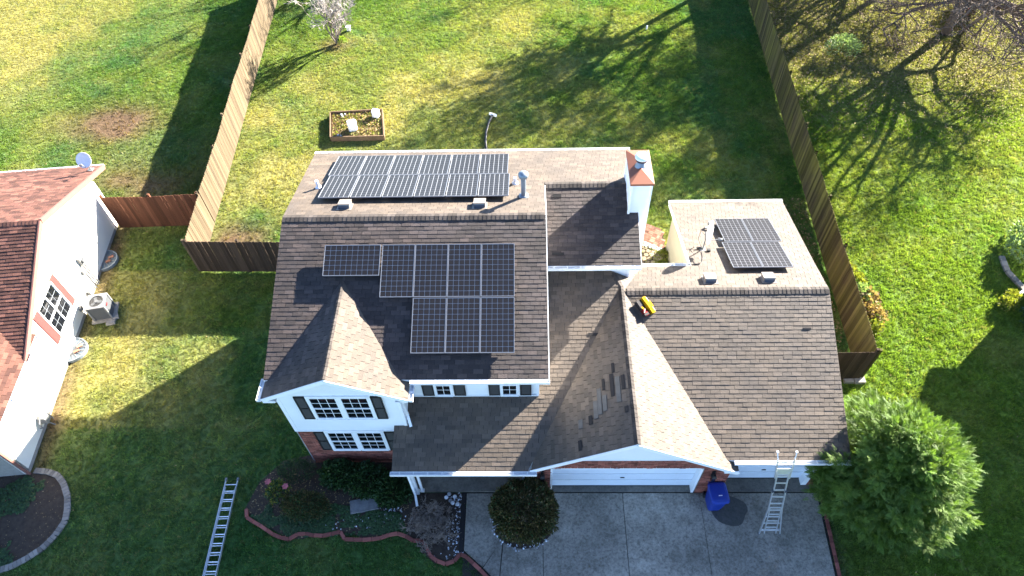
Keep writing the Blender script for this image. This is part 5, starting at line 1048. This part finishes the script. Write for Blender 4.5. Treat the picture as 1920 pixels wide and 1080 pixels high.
def branches(base, n0, L0, r0, spread, depth, mb, twig, up=.5, seed=1, minr=.004, kids=(2, 3), fall=.68, jit=.35, start_dirs=None):
    r = random.Random(seed)
    def rec(p, d, L, rad_, dep):
        pts = [p]; q = p.copy(); dd = d.copy(); ns = 3 if dep > 1 else 2
        for k in range(ns):
            dd = (dd + Vector((r.gauss(0, 1), r.gauss(0, 1), r.gauss(0, .8))) * jit * .35 + Vector((0, 0, up * .06))).normalized(); q = q + dd * (L / ns); pts.append(q.copy())
        (mb if dep > 2 else twig).tube(pts, [rad_ * (1 - .4 * k / ns) for k in range(ns + 1)], 6 if dep > 2 else 3, cap=False)
        if dep == 0: return
        for k in range(r.randint(*kids)):
            s_ = r.uniform(.55, 1.0) if k else 1.0; i = min(int(s_ * ns), ns); pp = pts[i]
            nd = (dd + Vector((r.gauss(0, 1), r.gauss(0, 1), r.gauss(0, .6) + up * .3)) * spread).normalized(); rec(pp.copy(), nd, L * fall * r.uniform(.8, 1.2), max(rad_ * .58, minr), dep - 1)
    for k in range(n0):
        if start_dirs: dv = Vector(start_dirs[k % len(start_dirs)]).normalized()
        else: a = 6.283 * k / n0 + r.uniform(-.4, .4); dv = Vector((math.cos(a) * spread, math.sin(a) * spread, 1)).normalized()
        rec(Vector(base), dv, L0, r0, depth)
def bare_tree(name, label, cat, base, n0, L0, r0, spread, depth, mats, seed, trunk=None, **kw):
    T = thing(name, label, cat, base); mb = MB(); tw = MB(); top_ = Vector(base)
    if trunk: top_ = Vector(base) + Vector(trunk); mb.tube([base, (Vector(base) + top_) / 2 + Vector((.05, .03, 0)), top_], [r0 * 1.5, r0 * 1.25, r0 * 1.1], 10)
    branches(top_, n0, L0, r0, spread, depth, mb, tw, seed=seed, **kw)
    if mb.v: mb.obj('trunk', mats[0], T, True)
    tag(tw.obj('crown', mats[1], T), None); return T
bare_tree('twiggy_shrub', 'leafless light brown twiggy shrub beside the concrete walk', 'shrub', (-3.35, 7.8, 0), 26, .55, .012, 1.3, 4, ('twig', 'midtwig'), 3, up=.1, minr=.0075, kids=(3, 4), fall=.6, jit=.7)
bare_tree('pale_bare_tree', 'small pale bare tree with several stems beside the left back fence', 'tree', (-11.25, 36.15, 0), 6, 1.5, .055, .42, 5, ('palebark', 'paletwig'), 5, up=.3, minr=.012, kids=(2, 4), fall=.66, jit=.5)
BT = bare_tree('bare_tree', 'large spreading bare tree casting a fan of branch shadows on the right lawn', 'tree', (23.9, 36.1, 0), 9, 3.3, .18, .9, 6, ('bark', 'twig'), 11, trunk=(-.1, -.1, 2.0), up=.15, minr=.015, kids=(2, 4), fall=.70, jit=.5, start_dirs=[(-.2, 0, 1.6), (.4, -1, .55), (1, -.15, .35), (.9, .5, .6), (-.35, -.5, 1.1), (-.05, -1, .75), (.8, -.65, .5), (.15, -.7, 1.0), (-.6, -.1, .9)])
bare_tree('bare_tree', 'brown bare tree at the top edge behind the mossy fence', 'tree', (18.6, 40.5, 0), 7, 2.6, .11, .75, 6, ('bark', 'twig'), 14, trunk=(0, 0, 1.2), up=.2, minr=.010, kids=(2, 3), fall=.7, jit=.6)
bare_tree('bare_tree', 'slender bare tree between the larger ones at the top edge', 'tree', (21.0, 41.5, 0), 7, 2.2, .08, .8, 6, ('bark', 'twig'), 19, trunk=(0, 0, .8), up=.15, minr=.010, kids=(2, 3), fall=.7, jit=.6)
bare_tree('red_shrub', 'reddish leafless shrub at the top right under the large bare tree', 'shrub', (26.2, 38.6, 0), 16, .9, .03, .8, 4, ('redtwig', 'redtwig'), 8, up=.1, minr=.008, kids=(3, 4), fall=.62, jit=.7)
SB = thing('green_shrub', 'small pale green shrub among fallen leaves near the mossy fence', 'bush', (17.6, 35.2, 0)); blob('foliage', (17.4, 34.2, .5), (1.0, .8, .6), 1500, 'leafpale', .09, SB, .6, .3)
SS = thing('green_sprout', 'tuft of bright green leaves at the foot of the pale bare tree', 'plant', (-10.9, 36.15, 0)); blob('foliage', (-10.88, 36.1, .2), (.28, .25, .25), 260, 'leafbr', .09, SS, .6, .2)
# shade trees beyond the frame
def shade_tree(x, y, h, r, seed, dens, label):
    T = bare_tree('tall_tree', label, 'tree', (x, y, 0), 6, h * .22, .15, .7, 5, ('bark', 'twig'), seed, trunk=(0, 0, h * .35), up=.2, minr=.020, kids=(2, 3), fall=.72, jit=.5)
    N = dens; u = RN.randn(N, 3); u /= np.linalg.norm(u, axis=1, keepdims=True); p = u * (RN.rand(N) ** .4)[:, None] * np.array([r, r, h * .33]) + np.array([x, y, h * .66])
    k = fbm(p[:, 0] * .8 + p[:, 2] * .9, p[:, 1] - p[:, 2] * .7, .60, seed, 3) > .545; p = p[k]; n_ = len(p)
    scatter('leaves', LEAF, LF, p, rot_from(RN.randn(n_, 3), RN.rand(n_) * 6), RN.uniform(.10, .24, (n_, 1)), 'leafdry', T)
shade_tree(17.0, 44.5, 13.0, 4.6, 21, 4000, 'tall half-bare tree beyond the back of the yard, nearer the fence'); shade_tree(25.5, 48.5, 11.5, 4.4, 22, 3500, 'tall half-bare tree beyond the back of the yard, farther right')
shade_tree(24.2, 42.6, 13.5, 4.0, 28, 4500, 'tall thin half-bare tree just beyond the frame behind the right yard')
shade_tree(12.6, 42.4, 10.8, 3.4, 27, 2500, 'half-bare tree just beyond the top of the frame behind the back lawn')
shade_tree(16.0, 57, 12, 3.6, 23, 2300, 'tall thin tree standing far behind the back lawn'); shade_tree(6.5, 58, 11, 3.0, 24, 1500, 'sparse tall tree far behind the middle of the lawn')
bare_tree('tall_tree', 'bare tree beyond the top left fence', 'tree', (-4.5, 50, 0), 6, 2.6, .15, .6, 5, ('bark', 'twig'), 31, trunk=(0, 0, 3), up=.2, minr=.014, kids=(2, 3), fall=.72, jit=.5)
bare_tree('tall_tree', 'bare tree far beyond the left yard', 'tree', (-1.5, 60, 0), 6, 2.6, .15, .6, 5, ('bark', 'twig'), 32, trunk=(0, 0, 4), up=.2, minr=.014, kids=(2, 4), fall=.72, jit=.5)

# evergreen at the driveway
EV = thing('evergreen_tree', 'full green feathery evergreen tree beside the right garage corner', 'tree', (11.9, 9.1, 0))
fr_v = []; fr_f = []
def leafq(x, y, ang_, L_, w_, z_=0):
    c, s_ = math.cos(ang_), math.sin(ang_); b0 = len(fr_v); fr_v.extend([(x, y, z_), (x + L_ * .5 * c - w_ * s_, y + L_ * .5 * s_ + w_ * c, z_ + .02), (x + L_ * c, y + L_ * s_, z_ - .05), (x + L_ * .5 * c + w_ * s_, y + L_ * .5 * s_ - w_ * c, z_ + .02)]); fr_f.append((b0, b0 + 3, b0 + 2, b0 + 1))
for k in range(8):
    x_ = k * .11; leafq(x_, 0, .9, .42 - .036 * k, .036, -.01 * k); leafq(x_, 0, -.9, .42 - .036 * k, .036, -.01 * k)
leafq(.8, 0, 0, .3, .04); leafq(.4, 0, .3, .3, .03, .03); leafq(.4, 0, -.3, .3, .03, .03)
NB_ = 520; u = RN.randn(NB_, 3); u /= np.linalg.norm(u, axis=1, keepdims=True); u[:, 2] = np.where(u[:, 2] < -.85, -u[:, 2], u[:, 2])
lob = .76 + .50 * fbm(u[:, 0] * 2.2 + 9, u[:, 1] * 2.2 + u[:, 2] * 1.7 + 9, 1.0, 61, 3); taper = np.where(u[:, 2] > 0, 1 - .22 * u[:, 2], 1)
tip = np.stack([u[:, 0] * 2.30 * lob * taper, u[:, 1] * 2.5 * lob * taper, u[:, 2] * 2.45 * lob], 1) * (1.0 - .42 * RN.rand(NB_, 1) ** 1.6)
bd = u * np.array([1, 1, .35]); bd[:, 2] += .35; bd /= np.linalg.norm(bd, axis=1, keepdims=True)
KS = 60; idx = np.repeat(np.arange(NB_), KS); tt = RN.rand(len(idx)); Nf = len(idx)
side_ = RN.randn(Nf, 3) * np.array([.19, .19, .10]) * (1.15 - tt)[:, None] * 1.3
pos = np.array([11.42, 8.85, 2.15]) + tip[idx] - bd[idx] * ((1 - tt) * .75)[:, None] + side_
d = bd[idx] * .75 + side_ * 3.0 + RN.randn(Nf, 3) * .38; d[:, 2] += .05
kk = pos[:, 2] > .1; btone = RN.rand(NB_)[idx] * .55 + .45 * RN.rand(Nf)
scatter('crown', fr_v, fr_f, pos[kk], rot_from(d[kk], RN.randn(kk.sum()) * .5), RN.uniform(.16, .28, (kk.sum(), 1)), 'cedar', EV, var=btone[kk])
MB().tube([(11.9, 9.1, 0), (11.85, 9.1, 2), (11.8, 9.12, 4)], [.16, .1, .03], 8).obj('trunk', 'bark', EV)
# shrubs outside the right fence
def mixbush(name, label, cells, T=None):
    T = thing(name, label, 'bush', (cells[0][0], cells[0][1], 0))
    for (x, y, r_, m, N, lf) in cells: blob('foliage', (x, y, r_ * .5), (r_, r_, r_ * .8), N, m, lf, T, .8, .3)
    return T
mixbush('yellow_shrub', 'yellow-green shrub outside the mossy fence, farthest back', [(13.25, 18.6, .45, 'leafyel', 420, .12), (13.5, 18.0, .45, 'leafyel', 350, .12)])
mixbush('dry_hydrangea', 'dry tan and green leafy shrub in the middle outside the mossy fence', [(13.5, 17.3, .5, 'leafpale', 260, .14), (13.75, 17.1, .45, 'leafdry', 260, .14)])
mixbush('hydrangea_bush', 'dry brown leafy shrub outside the mossy fence, nearest the corner', [(13.5, 16.4, .45, 'leafdry', 320, .13), (13.9, 16.2, .4, 'leafdry', 200, .12), (13.55, 15.7, .38, 'leafyel', 260, .12)])
mixbush('garden_shrub', 'pale green leafy plant at the right edge above the stone border', [(21.1, 19.4, .8, 'leafpale', 900, .13), (21.6, 20.3, .8, 'leafpale', 700, .13)])
mixbush('corner_plant', 'yellow leafy plant by the shadow line at the right edge', [(19.3, 16.8, .35, 'leafyel', 260, .1), (19.7, 17.2, .3, 'leafyel', 200, .1)])
mixbush('shade_plant', 'dark green plant in shade by the right edge', [(20.0, 15.9, .6, 'leafdark', 420, .14), (20.6, 16.5, .6, 'leafdark', 420, .14)])
edging([(20.2, 19.4), (20.1, 18.6), (20.3, 17.9), (20.4, 17.6)], 'edgegrey', .28, .22, .1, 'dark stone border round the plant bed at the right edge', 'edging', None)
mixbush('courtyard_plant', 'green plant in the courtyard by the cream garage wall', [(5.78, 19.6, .25, 'leafyel', 300, .07), (5.7, 19.1, .22, 'leafyel', 260, .07)])
stones('courtyard_weeds', 3500, [(3.95, 18.0), (5.9, 18.0), (5.9, 20.0), (3.95, 20.9)], 'green weeds between the courtyard flagstones', 'leafyel', (.02, .05), dens=lambda x, y: .6 * (fbm(x, y, 1.8, 3) > .5) + .08, z=.03)
stones('courtyard_gravel', 3000, [(3.95, 20.75), (5.4, 20.05), (5.9, 19.8), (5.9, 20.0), (3.95, 21.1)], 'white gravel strip beside the courtyard bricks', 'stone', (.02, .05), dens=lambda x, y: .7 + 0 * x, z=.03)
